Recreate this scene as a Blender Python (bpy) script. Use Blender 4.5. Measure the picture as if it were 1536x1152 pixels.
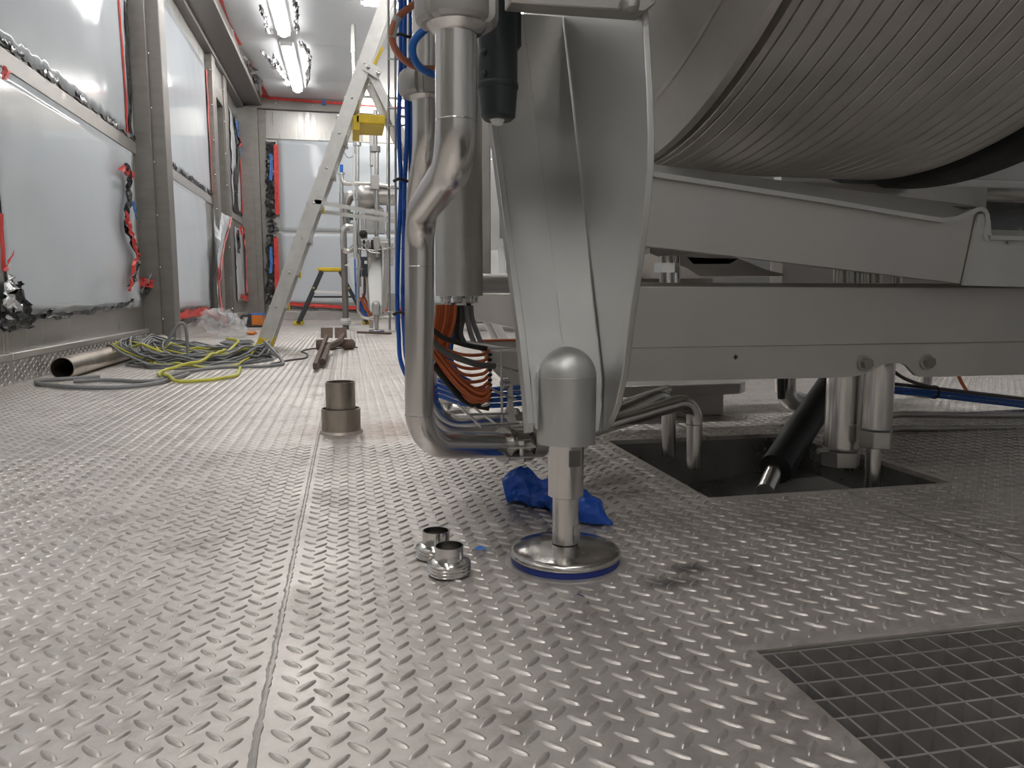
import bpy, bmesh, math, random
import numpy as np
from mathutils import Vector, Matrix
random.seed(7)
rng = np.random.default_rng(7)
for o in list(bpy.data.objects): bpy.data.objects.remove(o, do_unlink=True)
scene = bpy.context.scene
COL = scene.collection
PI = math.pi

# ------------------------------------------------------------------ camera
FPX, VPX, VPY, CAMH = 1130.0, 521.0, 440.0, 0.42      # focal length in px of a 1536 px frame, vanishing point of the room axis
PITCH = math.atan((576 - VPY) / FPX)
YAW = math.atan((768 - VPX) * math.cos(PITCH) / FPX)
cam_d = bpy.data.cameras.new('camera'); cam = bpy.data.objects.new('camera', cam_d); COL.objects.link(cam)
cam_d.sensor_width = 36; cam_d.lens = FPX / 1536 * 36; cam_d.clip_start = .02; cam_d.clip_end = 60
cam.location = (0, 0, CAMH); cam.rotation_euler = (PI/2 - PITCH, 0, -YAW)
scene.camera = cam
FW = Vector((math.sin(YAW)*math.cos(PITCH), math.cos(YAW)*math.cos(PITCH), -math.sin(PITCH)))
RT = Vector((math.cos(YAW), -math.sin(YAW), 0)); UP = RT.cross(FW); CM = Vector((0, 0, CAMH))
def P(px, py, x=None, y=None, z=None):
    """point where the sight line through a photo pixel meets the plane x=, y= or z="""
    d = FW + RT*((px-768)/FPX) + UP*((576-py)/FPX)
    if x is not None: t = x/d.x
    elif y is not None: t = y/d.y
    else: t = (z-CAMH)/d.z
    return CM + d*t

# ------------------------------------------------------------------ light and exposure
w = bpy.data.worlds.new('world'); scene.world = w; w.use_nodes = True
w.node_tree.nodes['Background'].inputs[0].default_value = (.9, .95, 1, 1)
w.node_tree.nodes['Background'].inputs[1].default_value = 0
scene.view_settings.view_transform = 'Standard'; scene.view_settings.look = 'None'
scene.view_settings.exposure = 0.7; scene.view_settings.gamma = 1.0
scene.view_settings.use_curve_mapping = False
TUBE_POWER = 16.0

# ------------------------------------------------------------------ materials
MATS = {}
def mat(name, col, metal=0.0, rough=.5, var=.12, nscale=6.0, stretch=(1, 1, 1), bump=0.0, bscale=40., rvar=.1,
        trans=0.0, alpha=1.0, coat=0.0, emit=None, spec=.5, col2=None, aniso=0.0, detail=4.0):
    if name in MATS: return MATS[name]
    m = bpy.data.materials.new(name); m.use_nodes = True; nt = m.node_tree; n = nt.nodes; L = nt.links
    b = n['Principled BSDF']
    b.inputs['Metallic'].default_value = metal; b.inputs['Roughness'].default_value = rough
    b.inputs['Transmission Weight'].default_value = trans; b.inputs['Alpha'].default_value = alpha
    b.inputs['Coat Weight'].default_value = coat; b.inputs['Specular IOR Level'].default_value = spec
    tc = n.new('ShaderNodeTexCoord'); mp = n.new('ShaderNodeMapping'); mp.inputs['Scale'].default_value = stretch
    L.new(tc.outputs['Object'], mp.inputs['Vector'])
    nz = n.new('ShaderNodeTexNoise'); nz.inputs['Scale'].default_value = nscale; nz.inputs['Detail'].default_value = detail
    nz.inputs['Roughness'].default_value = .6
    L.new(mp.outputs[0], nz.inputs['Vector'])
    rp = n.new('ShaderNodeValToRGB'); rp.color_ramp.elements[0].position = .3; rp.color_ramp.elements[1].position = .7
    c2 = col2 or [min(1, c*(1+var)) for c in col]; c1 = col if col2 else [c*(1-var) for c in col]
    rp.color_ramp.elements[0].color = (*c1, 1); rp.color_ramp.elements[1].color = (*c2, 1)
    L.new(nz.outputs['Fac'], rp.inputs[0]); L.new(rp.outputs[0], b.inputs['Base Color'])
    if rvar:
        mr = n.new('ShaderNodeMapRange'); mr.inputs['From Min'].default_value = .3; mr.inputs['From Max'].default_value = .7
        mr.inputs['To Min'].default_value = max(.03, rough-rvar); mr.inputs['To Max'].default_value = min(1, rough+rvar)
        L.new(nz.outputs['Fac'], mr.inputs['Value']); L.new(mr.outputs[0], b.inputs['Roughness'])
    if bump:
        n2 = n.new('ShaderNodeTexNoise'); n2.inputs['Scale'].default_value = bscale; n2.inputs['Detail'].default_value = 3
        L.new(mp.outputs[0], n2.inputs['Vector'])
        bp = n.new('ShaderNodeBump'); bp.inputs['Strength'].default_value = bump; bp.inputs['Distance'].default_value = .01
        L.new(n2.outputs['Fac'], bp.inputs['Height']); L.new(bp.outputs[0], b.inputs['Normal'])
    if emit:
        b.inputs['Emission Color'].default_value = (*emit[:3], 1); b.inputs['Emission Strength'].default_value = emit[3]
    MATS[name] = m
    return m
STEEL = mat('satin steel', (.62, .605, .58), .9, .42, .06, 3, (1, 1, 18), .02, 60)
LEGM = mat('blasted steel', (.60, .60, .588), .85, .46, .04, 5, (1, 1, 1), .03, 500)
BEAMM = mat('blasted frame steel', (.58, .56, .535), .9, .42, .06, 4, (1, 1, 1), .03, 400)
TUBE = mat('polished tube steel', (.72, .70, .68), 1.0, .24, .04, 3, (1, 1, .4), 0, rvar=.05)
TUBEX = mat('drawn tube steel', (.54, .52, .50), 1.0, .34, .07, 4, (1, 1, 1), 0, rvar=.06)
CHROME = mat('bright steel', (.66, .65, .63), 1.0, .14, .06, 9, rvar=.05)
DISCM = mat('worn steel foot', (.55, .53, .5), 1.0, .2, .14, 30, rvar=.1)
NUTM = mat('cast nut steel', (.50, .49, .475), .85, .5, .08, 12)
POST = mat('brown grey steel', (.285, .268, .25), .75, .48, .14, 5, (1, 1, 3), .03, 60)
PANEL = mat('mill finish panel', (.44, .43, .41), .85, .36, .06, 2, (30, 30, 1), 0)
KICK = mat('kick plate steel', (.50, .48, .46), .7, .42, .12, 10)
DRUMM = mat('drum steel', (.80, .77, .73), .6, .40, .12, 5, (1, 1, 1), 0, rvar=.08)
RINGM = mat('brushed ring steel', (.74, .71, .68), .45, .42, .08, 6)
RUBBER = mat('black rubber', (.022, .022, .022), 0, .55, .15, 12)
BLACKP = mat('black plastic', (.035, .042, .047), 0, .42, .1, 12)
FILM = mat('white protective film', (.66, .70, .74), .0, .09, .04, 1.2, (1, 1, .6), .012, 2.2, rvar=.04, spec=.22)
RWALL = mat('white wall sheet', (.74, .75, .76), 0, .4, .03, 1)
FILMG = mat('grey ceiling film', (.76, .775, .79), .1, .32, .03, 1.0, (1, 1, 1), .015, 1.2, rvar=.03)
CREAM = mat('cream panel', (.74, .69, .62), 0, .5, .03, 1)
RED = mat('red tape', (.72, .055, .045), 0, .38, .2, 20, bump=.25, bscale=60)
REDP = mat('faded red tape', (.80, .22, .20), 0, .35, .2, 20, bump=.25, bscale=60)
FOIL = mat('black foil', (.028, .028, .03), 0, .26, .3, 14, bump=.5, bscale=40)
SILV = mat('silver foil', (.72, .72, .73), .85, .2, .15, 14, bump=.5, bscale=40)
BLUEP = mat('blue film', (.06, .2, .55), 0, .3, .25, 20, bump=.3, bscale=60)
CLEAR = mat('clear plastic', (.86, .87, .88), 0, .18, .05, 14, alpha=.24, bump=.4, bscale=60)
CLEARF = mat('loose white film', (.8, .83, .86), 0, .25, .05, 6, alpha=.8, bump=.3, bscale=30)
ALU = mat('ladder aluminium', (.66, .65, .63), .7, .42, .12, 10, (1, 1, 1), .02, 120)
YEL = mat('yellow plastic', (.80, .56, .03), 0, .45, .14, 10)
BLUE = mat('blue hose', (.018, .115, .50), 0, .34, .12, 10)
BLUEL = mat('bright blue hose', (.03, .2, .72), 0, .3, .1, 10)
ORANGE = mat('orange cable', (.56, .13, .035), 0, .42, .14, 10)
ORANGEH = mat('orange hose', (.66, .24, .13), 0, .4, .1, 10)
GREYC = mat('grey cable', (.27, .275, .28), 0, .45, .1, 10)
DGREYC = mat('dark grey cable', (.11, .105, .10), 0, .45, .1, 10)
YELC = mat('yellow green cable', (.68, .65, .10), 0, .42, .1, 10)
BAG = mat('blue plastic bag', (.012, .10, .56), 0, .3, .3, 9, bump=.35, bscale=28, trans=.05)
RUST = mat('rusty steel', (.17, .12, .095), .55, .6, .35, 18, bump=.1, bscale=80)
RUSTY = mat('heat stained tube', (.47, .42, .36), .95, .36, .24, 14, (1, 1, .5))
WHITEP = mat('white plastic', (.8, .8, .79), 0, .4, .04, 8)
GREYB = mat('grey box', (.42, .42, .41), .3, .45, .06, 8)
REELO = mat('orange reel plastic', (.70, .21, .03), 0, .45, .08, 8)
GASK = mat('blue gasket', (.012, .035, .26), 0, .4, .08, 8)
GREEN = mat('dark green paint', (.02, .09, .07), 0, .4, .1, 8)
PANM = mat('dull pan', (.36, .33, .30), .3, .6, .25, 14)
GRATEM = mat('grate steel', (.42, .40, .385), .55, .42, .12, 30)
GLASSD = mat('smoked panel', (.17, .175, .175), .4, .18, .25, 14)
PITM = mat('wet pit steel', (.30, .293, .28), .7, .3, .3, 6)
TUBEL = mat('fluorescent tube', (1, 1, 1), 0, .5, 0, 1, rvar=0, emit=(1.0, .985, .96, TUBE_POWER))

def tread_mat(name, base, lug=False):
    """stainless checker plate: worn metal, dust film, dark scuffs, a rust bloom beside the pipe stub"""
    m = bpy.data.materials.new(name); m.use_nodes = True; nt = m.node_tree; n = nt.nodes; L = nt.links
    b = n['Principled BSDF']; b.inputs['Metallic'].default_value = .65
    geo = n.new('ShaderNodeNewGeometry')
    def noise(s, d=5, r=.6):
        q = n.new('ShaderNodeTexNoise'); q.inputs['Scale'].default_value = s; q.inputs['Detail'].default_value = d
        q.inputs['Roughness'].default_value = r; L.new(geo.outputs['Position'], q.inputs['Vector']); return q.outputs['Fac']
    def ramp(fac, a, bb, ca, cb):
        r = n.new('ShaderNodeValToRGB'); e = r.color_ramp.elements; e[0].position = a; e[1].position = bb
        e[0].color = (*ca, 1); e[1].color = (*cb, 1); L.new(fac, r.inputs[0]); return r.outputs[0]
    def mixc(kind, fac, a, bb):
        x = n.new('ShaderNodeMix'); x.data_type = 'RGBA'; x.blend_type = kind
        if isinstance(fac, float): x.inputs[0].default_value = fac
        else: L.new(fac, x.inputs[0])
        for i, s in ((6, a), (7, bb)):
            if isinstance(s, tuple): x.inputs[i].default_value = s
            else: L.new(s, x.inputs[i])
        return x.outputs[2]
    c = ramp(noise(2.2), .25, .75, [v*.86 for v in base], [v*1.12 for v in base])
    c = mixc('MULTIPLY', 1.0, c, ramp(noise(28, 4, .7), .28, .6, (.80, .79, .78), (1, 1, 1)))
    c = mixc('MULTIPLY', 1.0, c, ramp(noise(5.5, 6, .72), .30, .46, (.62, .60, .585), (1, 1, 1)))
    # rust bloom on the floor right of the pipe stub, and dark grease marks near the foot
    def blob(center, rad, fall):
        d = n.new('ShaderNodeVectorMath'); d.operation = 'SUBTRACT'; L.new(geo.outputs['Position'], d.inputs[0])
        d.inputs[1].default_value = center
        s = n.new('ShaderNodeVectorMath'); s.operation = 'MULTIPLY'; L.new(d.outputs[0], s.inputs[0]); s.inputs[1].default_value = rad
        l = n.new('ShaderNodeVectorMath'); l.operation = 'LENGTH'; L.new(s.outputs[0], l.inputs[0])
        a = n.new('ShaderNodeMath'); a.operation = 'ADD'; L.new(l.outputs[1], a.inputs[0])
        k = n.new('ShaderNodeMath'); k.operation = 'MULTIPLY_ADD'; L.new(noise(16, 5, .7), k.inputs[0]); k.inputs[1].default_value = 1.6; k.inputs[2].default_value = -.8
        L.new(k.outputs[0], a.inputs[1])
        mr = n.new('ShaderNodeMapRange'); L.new(a.outputs[0], mr.inputs[0]); mr.inputs[1].default_value = fall; mr.inputs[2].default_value = 1.1
        mr.inputs[3].default_value = 1; mr.inputs[4].default_value = 0
        return mr.outputs[0]
    def scaled(f, k):
        q = n.new('ShaderNodeMath'); q.operation = 'MULTIPLY'; L.new(f, q.inputs[0]); q.inputs[1].default_value = k; return q.outputs[0]
    c = mixc('MIX', scaled(blob((.16, 2.33, 0), (4.2, 5, 1), .2), .55), c, (.27, .17, .115, 1))
    c = mixc('MIX', scaled(blob((-.06, 2.33, 0), (7, 6, 1), .2), .35), c, (.27, .18, .13, 1))
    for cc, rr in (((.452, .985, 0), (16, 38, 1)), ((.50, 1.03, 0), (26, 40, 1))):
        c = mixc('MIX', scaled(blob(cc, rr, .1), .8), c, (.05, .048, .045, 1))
    L.new(c, b.inputs['Base Color'])
    mr = n.new('ShaderNodeMapRange'); L.new(noise(7, 5, .7), mr.inputs[0]); mr.inputs[1].default_value = .3; mr.inputs[2].default_value = .7
    mr.inputs[3].default_value = .36 if not lug else .36; mr.inputs[4].default_value = .55 if not lug else .45
    L.new(mr.outputs[0], b.inputs['Roughness'])
    bp = n.new('ShaderNodeBump'); bp.inputs['Strength'].default_value = .12; bp.inputs['Distance'].default_value = .004
    L.new(noise(60, 4, .6), bp.inputs['Height']); L.new(bp.outputs[0], b.inputs['Normal'])
    return m
TREAD = tread_mat('checker plate', (.67, .628, .592))
LUG = tread_mat('checker lug', (.63, .59, .556), True)

# ------------------------------------------------------------------ mesh helpers
ORG = {}
def V(*a): return Vector(a)
def fillet(pts, r, n=7):
    pts = [Vector(p) for p in pts]; out = [pts[0]]
    for i in range(1, len(pts)-1):
        a, b, c = pts[i-1], pts[i], pts[i+1]
        u, v = (a-b), (c-b); lu, lv = u.length, v.length; u.normalize(); v.normalize()
        ang = u.angle(v, PI)
        if ang > PI-.02: out.append(b); continue
        rr = r[i-1] if isinstance(r, (list, tuple)) else r
        t = min(rr/math.tan(ang/2), lu*.48, lv*.48); rad = t*math.tan(ang/2)
        bis = (u+v).normalized(); ctr = b + bis*(rad/math.sin(ang/2))
        p0, p1 = b+u*t, b+v*t; a0, a1 = (p0-ctr), (p1-ctr)
        sw = a0.angle(a1)
        for k in range(n+1):
            f = k/n
            out.append(ctr + (a0*math.sin((1-f)*sw) + a1*math.sin(f*sw))/math.sin(sw) if sw > 1e-4 else p0.lerp(p1, f))
    out.append(pts[-1]); return out
def smooth(pts, n=8):
    """Catmull-Rom through the points"""
    p = [Vector(q) for q in pts]; p = [p[0]*2-p[1]] + p + [p[-1]*2-p[-2]]; out = []
    for i in range(1, len(p)-2):
        for k in range(n):
            t = k/n
            out.append(.5*((2*p[i]) + (p[i+1]-p[i-1])*t + (2*p[i-1]-5*p[i]+4*p[i+1]-p[i+2])*t*t + (3*p[i]-p[i-1]-3*p[i+1]+p[i+2])*t**3))
    out.append(p[-2]); return out
class MB:
    def __init__(s): s.v = []; s.f = []
    def add(s, vs, fs):
        o = len(s.v); s.v += [Vector(q) for q in vs]; s.f += [tuple(i+o for i in f) for f in fs]; return s
    def box(s, x0, x1, y0, y1, z0, z1):
        return s.add([(x0,y0,z0),(x1,y0,z0),(x1,y1,z0),(x0,y1,z0),(x0,y0,z1),(x1,y0,z1),(x1,y1,z1),(x0,y1,z1)],
                     [(3,2,1,0),(4,5,6,7),(0,1,5,4),(1,2,6,5),(2,3,7,6),(3,0,4,7)])
    def bar(s, a, b, wd, ht, up=(0, 0, 1)):
        """rectangular bar from a to b: wd across, ht along up"""
        a, b = Vector(a), Vector(b); d = (b-a).normalized(); r = d.cross(Vector(up)).normalized(); u = r.cross(d)
        q = [r*(i*wd/2)+u*(j*ht/2) for i, j in ((-1,-1),(1,-1),(1,1),(-1,1))]
        return s.add([a+k for k in q]+[b+k for k in q], [(0,1,2,3),(7,6,5,4),(0,4,5,1),(1,5,6,2),(2,6,7,3),(3,7,4,0)])
    def tube(s, pts, r, n=12, cap=True):
        pts = [Vector(p) for p in pts]; m = len(pts); rs = r if isinstance(r, (list, tuple)) else [r]*m
        t0 = (pts[1]-pts[0]).normalized(); u = t0.orthogonal().normalized(); vs = []; fs = []
        for i in range(m):
            t = (pts[min(i+1, m-1)]-pts[max(i-1, 0)])
            t = t.normalized() if t.length > 1e-9 else t0
            u = (u - t*u.dot(t)).normalized(); v = t.cross(u)
            for k in range(n):
                a = 2*PI*k/n; vs.append(pts[i]+(u*math.cos(a)+v*math.sin(a))*rs[i])
        for i in range(m-1):
            for k in range(n):
                a = i*n+k; b = i*n+(k+1) % n; fs.append((a, b, b+n, a+n))
        if cap: fs.append(tuple(range(n-1, -1, -1))); fs.append(tuple((m-1)*n+k for k in range(n)))
        return s.add(vs, fs)
    def lathe(s, prof, c, axis=(0, 0, 1), n=32, closed=False):
        """revolve (radius, height) pairs about an axis through c"""
        c = Vector(c); ax = Vector(axis).normalized(); u = ax.orthogonal().normalized(); v = ax.cross(u); vs = []; fs = []; m = len(prof)
        for r, h in prof:
            for k in range(n):
                a = 2*PI*k/n; vs.append(c+ax*h+(u*math.cos(a)+v*math.sin(a))*max(r, 1e-5))
        for i in range(m if closed else m-1):
            for k in range(n):
                j = (i+1) % m; fs.append((i*n+k, i*n+(k+1) % n, j*n+(k+1) % n, j*n+k))
        return s.add(vs, fs)
    def prism(s, poly, off):
        poly = [Vector(p) for p in poly]; off = Vector(off); m = len(poly)
        return s.add(poly+[p+off for p in poly], [tuple(range(m-1, -1, -1)), tuple(range(m, 2*m))]+[(i, (i+1) % m, m+(i+1) % m, m+i) for i in range(m)])
    def grid(s, fn, nu, nv):
        vs = [fn(i/nu, j/nv) for j in range(nv+1) for i in range(nu+1)]
        return s.add(vs, [(j*(nu+1)+i, j*(nu+1)+i+1, (j+1)*(nu+1)+i+1, (j+1)*(nu+1)+i) for j in range(nv) for i in range(nu)])
    def build(s, name, m, parent=None, org=None, angle=35, bevel=0, solid=0, recalc=True):
        me = bpy.data.meshes.new(name)
        if parent is not None: og = ORG[parent]
        elif org is not None: og = Vector(org)
        else:
            xs = [q.x for q in s.v]; ys = [q.y for q in s.v]; og = Vector(((min(xs)+max(xs))/2, (min(ys)+max(ys))/2, min(q.z for q in s.v)))
        me.from_pydata([tuple(q-og) for q in s.v], [], s.f); me.update()
        if recalc:
            bm = bmesh.new(); bm.from_mesh(me); bmesh.ops.recalc_face_normals(bm, faces=bm.faces[:]); bm.to_mesh(me); bm.free()
        me.shade_smooth(); me.set_sharp_from_angle(angle=math.radians(angle)); me.materials.append(m)
        o = bpy.data.objects.new(name, me); COL.objects.link(o); ORG[o] = og
        if parent is None: o.location = og
        else: o.parent = parent
        if bevel:
            q = o.modifiers.new('bevel', 'BEVEL'); q.width = bevel; q.segments = 2; q.limit_method = 'ANGLE'; q.angle_limit = math.radians(40)
        if solid:
            q = o.modifiers.new('solid', 'SOLIDIFY'); q.thickness = solid; q.offset = 0
        return o
def tag(o, label, cat, group=None):
    o['label'] = label; o['category'] = cat
    if group: o['group'] = group
    return o
def thing(name, loc, label, cat, group=None):
    o = bpy.data.objects.new(name, None); COL.objects.link(o); o.location = loc; o.empty_display_size = .05; ORG[o] = Vector(loc)
    return tag(o, label, cat, group)
def struct(o): o['kind'] = 'structure'; return o
def cyl(a, b, r, n=20): return MB().tube([a, b], r, n)
def ring(c, axis, ri, ro, h, n=28): return MB().lathe([(ri, 0), (ro, 0), (ro, h), (ri, h)], c, axis, n, True)
def hexprism(c, axis, r, h):
    return MB().lathe([(0, 0), (r, 0), (r, h), (0, h)], c, axis, 6)
def ribbon(path, wd, nrm, amp, seed=0, nv=4, jag=.0, per=3):
    """crinkled strip of tape or foil following a path; wd is its width vector"""
    r = random.Random(seed); pts = smooth(path, per); wd = Vector(wd); nrm = Vector(nrm).normalized(); mb = MB(); vs = []; n = len(pts)
    for i, p in enumerate(pts):
        j0 = r.uniform(-jag, jag); j1 = r.uniform(-jag, jag)
        for k in range(nv+1):
            f = k/nv - .5 + (j0 if k == 0 else j1 if k == nv else 0)
            vs.append(p + wd*f + nrm*r.uniform(0, 2*amp) + wd.normalized()*r.uniform(-amp, amp)*.5)
    return mb.add(vs, [(i*(nv+1)+k, i*(nv+1)+k+1, (i+1)*(nv+1)+k+1, (i+1)*(nv+1)+k) for i in range(n-1) for k in range(nv)])

# ================================================================== THE ROOM
WX, FY, CZ = -1.55, 12.55, 3.40           # left wall plane, far wall plane, ceiling height
RX, BY = 7.6, -3.2
SEAM1, SEAM2 = -.095, 1.03
PIT = (.72, 1.31, 1.40, 2.02)
GRT = (.462, 1.30, -.30, .768)
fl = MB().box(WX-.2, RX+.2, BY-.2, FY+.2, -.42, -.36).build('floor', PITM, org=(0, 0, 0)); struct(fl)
def plate(rects):
    mb = MB()
    for x0, x1, y0, y1 in rects: mb.box(x0, x1, y0, y1, -.012, 0)
    return mb.build('tread_plate', TREAD, fl)
G = .003
plate([(WX, SEAM1-.001, BY, FY)])
a, b = SEAM1+.001, SEAM2-G
plate([(a, b, BY, GRT[2]), (a, GRT[0], GRT[2], GRT[3]), (a, b, GRT[3], PIT[2]), (a, PIT[0], PIT[2], PIT[3]), (a, b, PIT[3], FY)])
a, b = SEAM2+G, RX
plate([(a, b, BY, GRT[2]), (GRT[1], b, GRT[2], GRT[3]), (a, b, GRT[3], PIT[2]), (PIT[1], b, PIT[2], PIT[3]), (a, b, PIT[3], FY)])
# pit and grate linings
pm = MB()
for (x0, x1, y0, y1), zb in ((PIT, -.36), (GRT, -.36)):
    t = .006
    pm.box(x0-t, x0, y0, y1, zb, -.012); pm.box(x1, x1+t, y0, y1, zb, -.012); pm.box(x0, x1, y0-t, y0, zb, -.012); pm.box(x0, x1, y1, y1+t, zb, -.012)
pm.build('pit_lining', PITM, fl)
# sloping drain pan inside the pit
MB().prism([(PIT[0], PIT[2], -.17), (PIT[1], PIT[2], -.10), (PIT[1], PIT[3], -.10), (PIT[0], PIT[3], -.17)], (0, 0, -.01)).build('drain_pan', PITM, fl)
# raised lugs
def lugs(y0, y1, x0, x1, hi):
    A = .0358; L, Wd, Hh = .0305, .0098, .0026
    if hi:
        n = 12; ang = np.arange(n)/n*2*PI
        cx, cy = np.cos(ang), np.sin(ang)
        ol = np.stack([np.sign(cx)*np.abs(cx)**1.0*L/2, cy*np.abs(cy)**.25*Wd/2*(1+.12*cx)], 1)
        base = np.c_[ol, np.full(n, -.0002)]; mid = np.c_[ol*np.array([.86, .62]), np.full(n, Hh*.72)]; top = np.c_[ol*np.array([.6, .2]), np.full(n, Hh)]
        tv = np.concatenate([base, mid, top])
        tf = [(i, (i+1) % n, n+(i+1) % n, n+i) for i in range(n)] + [(n+i, n+(i+1) % n, 2*n+(i+1) % n, 2*n+i) for i in range(n)]
        tail = tuple(range(2*n, 3*n))
    else:
        tv = np.array([(-L/2, 0, 0), (-L*.2, -Wd/2, 0), (L*.2, -Wd/2, 0), (L/2, 0, 0), (L*.2, Wd/2, 0), (-L*.2, Wd/2, 0), (-L*.27, 0, Hh), (L*.27, 0, Hh)])
        tf = [(0, 1, 6, 6), (1, 2, 7, 6), (2, 3, 7, 7), (3, 4, 7, 7), (4, 5, 6, 7), (5, 0, 6, 6)]; tail = None
    i = np.arange(math.floor(x0/A), math.ceil(x1/A)+1); j = np.arange(math.floor(y0/A), math.ceil(y1/A)+1)
    out = []
    for ty in (0, 1):
        X, Y = np.meshgrid(i*A + ty*A/2 + .0175, j*A + ty*A/2 + .008)
        X = X.ravel(); Y = Y.ravel()
        # each plate has its own phase
        X = X + np.where(X < SEAM1, .009, np.where(X > SEAM2, .013, 0)); Y = Y + np.where(X < SEAM1, .012, np.where(X > SEAM2, -.006, 0))
        ok = (X > x0) & (X < x1) & (Y >= y0) & (Y < y1) & (X > WX+.02)
        for h, mg in ((PIT, .014), (GRT, .014)):
            ok &= ~((X > h[0]-mg) & (X < h[1]+mg) & (Y > h[2]-mg) & (Y < h[3]+mg))
        ok &= (np.abs(X-SEAM1) > .008) & (np.abs(X-SEAM2) > .006)
        ok &= ~(((X-.325)**2+(Y-1.103)**2) < .097**2)
        X, Y = X[ok], Y[ok]; s = 1 if ty == 0 else -1; c = math.cos(PI/4); sn = s*math.sin(PI/4)
        k = len(X); jit = 1+rng.uniform(-.12, .08, (k, 1))
        rx = (tv[:, 0]*c - tv[:, 1]*sn)[None]*jit + X[:, None]; ry = (tv[:, 0]*sn + tv[:, 1]*c)[None]*jit + Y[:, None]; rz = tv[:, 2][None]*(.75+.35*rng.random((k, 1)))
        out.append(np.stack([rx, ry, rz], 2).reshape(-1, 3))
    vs = np.concatenate(out); m = len(tv); k = len(vs)//m
    lo, to = [], []
    faces = [[q for n_, q in enumerate(f) if q not in f[:n_]] for f in tf] + ([list(tail)] if tail else [])
    flat = np.concatenate([np.array(f) for f in faces]); cnt = np.array([len(f) for f in faces])
    li = (flat[None] + (np.arange(k)*m)[:, None]).ravel(); tot = np.tile(cnt, k); st = np.concatenate([[0], np.cumsum(tot)[:-1]])
    me = bpy.data.meshes.new('tread_lugs'); me.vertices.add(len(vs)); me.vertices.foreach_set('co', vs.ravel().astype(np.float32))
    me.loops.add(len(li)); me.loops.foreach_set('vertex_index', li.astype(np.int32))
    me.polygons.add(len(tot)); me.polygons.foreach_set('loop_start', st.astype(np.int32)); me.polygons.foreach_set('loop_total', tot.astype(np.int32))
    me.update(calc_edges=True); me.shade_smooth(); me.materials.append(LUG)
    o = bpy.data.objects.new('tread_lugs', me); COL.objects.link(o); o.parent = fl; o['kind'] = 'stuff'; return o
lugs(.05, 2.1, -1.35, 2.3, True)
lugs(2.1, 8.6, WX, 5.0, False)
lugs(-.9, .05, WX, .46, False)
lugs(.05, 2.1, WX, -1.35, False)
lugs(.05, 2.1, 2.3, 4.0, False)
# weld bead along the seam between the plates, and edge weld of the grate opening
def weld(path, r, step, seed):
    rr = random.Random(seed); pts = []; rad = []
    for a_, b_ in zip(path[:-1], path[1:]):
        a_, b_ = Vector(a_), Vector(b_); n = int((b_-a_).length/step)
        for i in range(n):
            q = a_.lerp(b_, i/n); pts.append(q + V(rr.uniform(-1, 1)*r*.2, rr.uniform(-1, 1)*r*.2, 0)); rad.append(r*rr.uniform(.75, 1.2))
    return MB().tube(pts, rad, 8)
weld([(SEAM1, .45, -.0018), (SEAM1, 3.2, -.0018)], .0046, .007, 1).build('weld_bead', LUG, fl)
weld([(SEAM1, 3.2, -.001), (SEAM1, 12.4, -.001)], .004, .05, 3).build('weld_bead', LUG, fl)
weld([(GRT[0]-.012, GRT[3]+.006, 0), (GRT[1], GRT[3]+.006, 0)], .0045, .006, 4).build('weld_bead', LUG, fl)

# ---- left wall
wl = MB()
wl.box(WX-.25, WX-.2, BY, FY, 0, CZ); DY0, DY1, DZ = 9.95, 10.62, 2.80      # doorway recess
wl.box(WX-.2, WX-.02, BY, DY0, 0, CZ); wl.box(WX-.2, WX-.02, DY1, FY, 0, CZ); wl.box(WX-.2, WX-.02, DY0, DY1, DZ, CZ)
wl = struct(wl.build('wall_left', PANEL, org=(WX, 0, 0)))
def wpanel(y0, y1, z0, z1, m, name, th=.02, parent=wl):
    return MB().box(WX-.02, WX-.02+th, y0, y1, z0, z1).build(name, m, parent, bevel=.003)
sections = [(-3.1, 1.30), (1.34, 3.878), (3.882, 6.42), (6.60, 9.72), (10.85, 12.40)]
for y0, y1 in sections:
    wpanel(y0, y1, .145, 1.46, PANEL, 'lower_panel'); wpanel(y0, y1, 1.56, 3.02, PANEL, 'upper_panel')
    wpanel(y0, y1, 3.03, 3.28, PANEL, 'header_panel', .016)
    MB().box(WX-.02, WX+.012, y0, y1, 1.462, 1.555).build('mid_rail', KICK, wl, bevel=.004)
    # kick plate: a checker strip with a plain cap
    kp = MB().box(WX-.02, WX+.028, y0, y1, 0, .112).build('kick_plate', KICK, wl, bevel=.003)
    MB().box(WX-.02, WX+.034, y0, y1, .112, .145).build('kick_cap', STEEL, wl, bevel=.004)
    if y1 > 3.5:
        lm = MB(); A = .036
        for i in range(int((y1-max(y0, 3.2))/A)):
            for j in range(6):
                yy = max(y0, 3.2)+A*(i+.5); s = 1 if (i+j) % 2 else -1; zz = .012+j*.0175
                du = V(0, .012, .0075*s); dv = V(0, -.0028*s, .004); c = V(WX+.028, yy, zz)
                lm.add([c-du, c+dv, c+du, c-dv, c+V(.003, 0, 0)-du*.5, c+V(.003, 0, 0)+du*.5], [(0, 3, 4), (3, 2, 5, 4), (2, 1, 5), (1, 0, 4, 5)])
        q = lm.build('kick_lugs', KICK, kp, recalc=False); q['kind'] = 'stuff'
def bolt(parent, c, axis, r=.011, h=.008, m=None):
    return MB().lathe([(r, 0), (r*.95, h*.5), (r*.6, h*.9), (0, h)], c, axis, 12).build('bolt', m or CHROME, parent)
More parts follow.
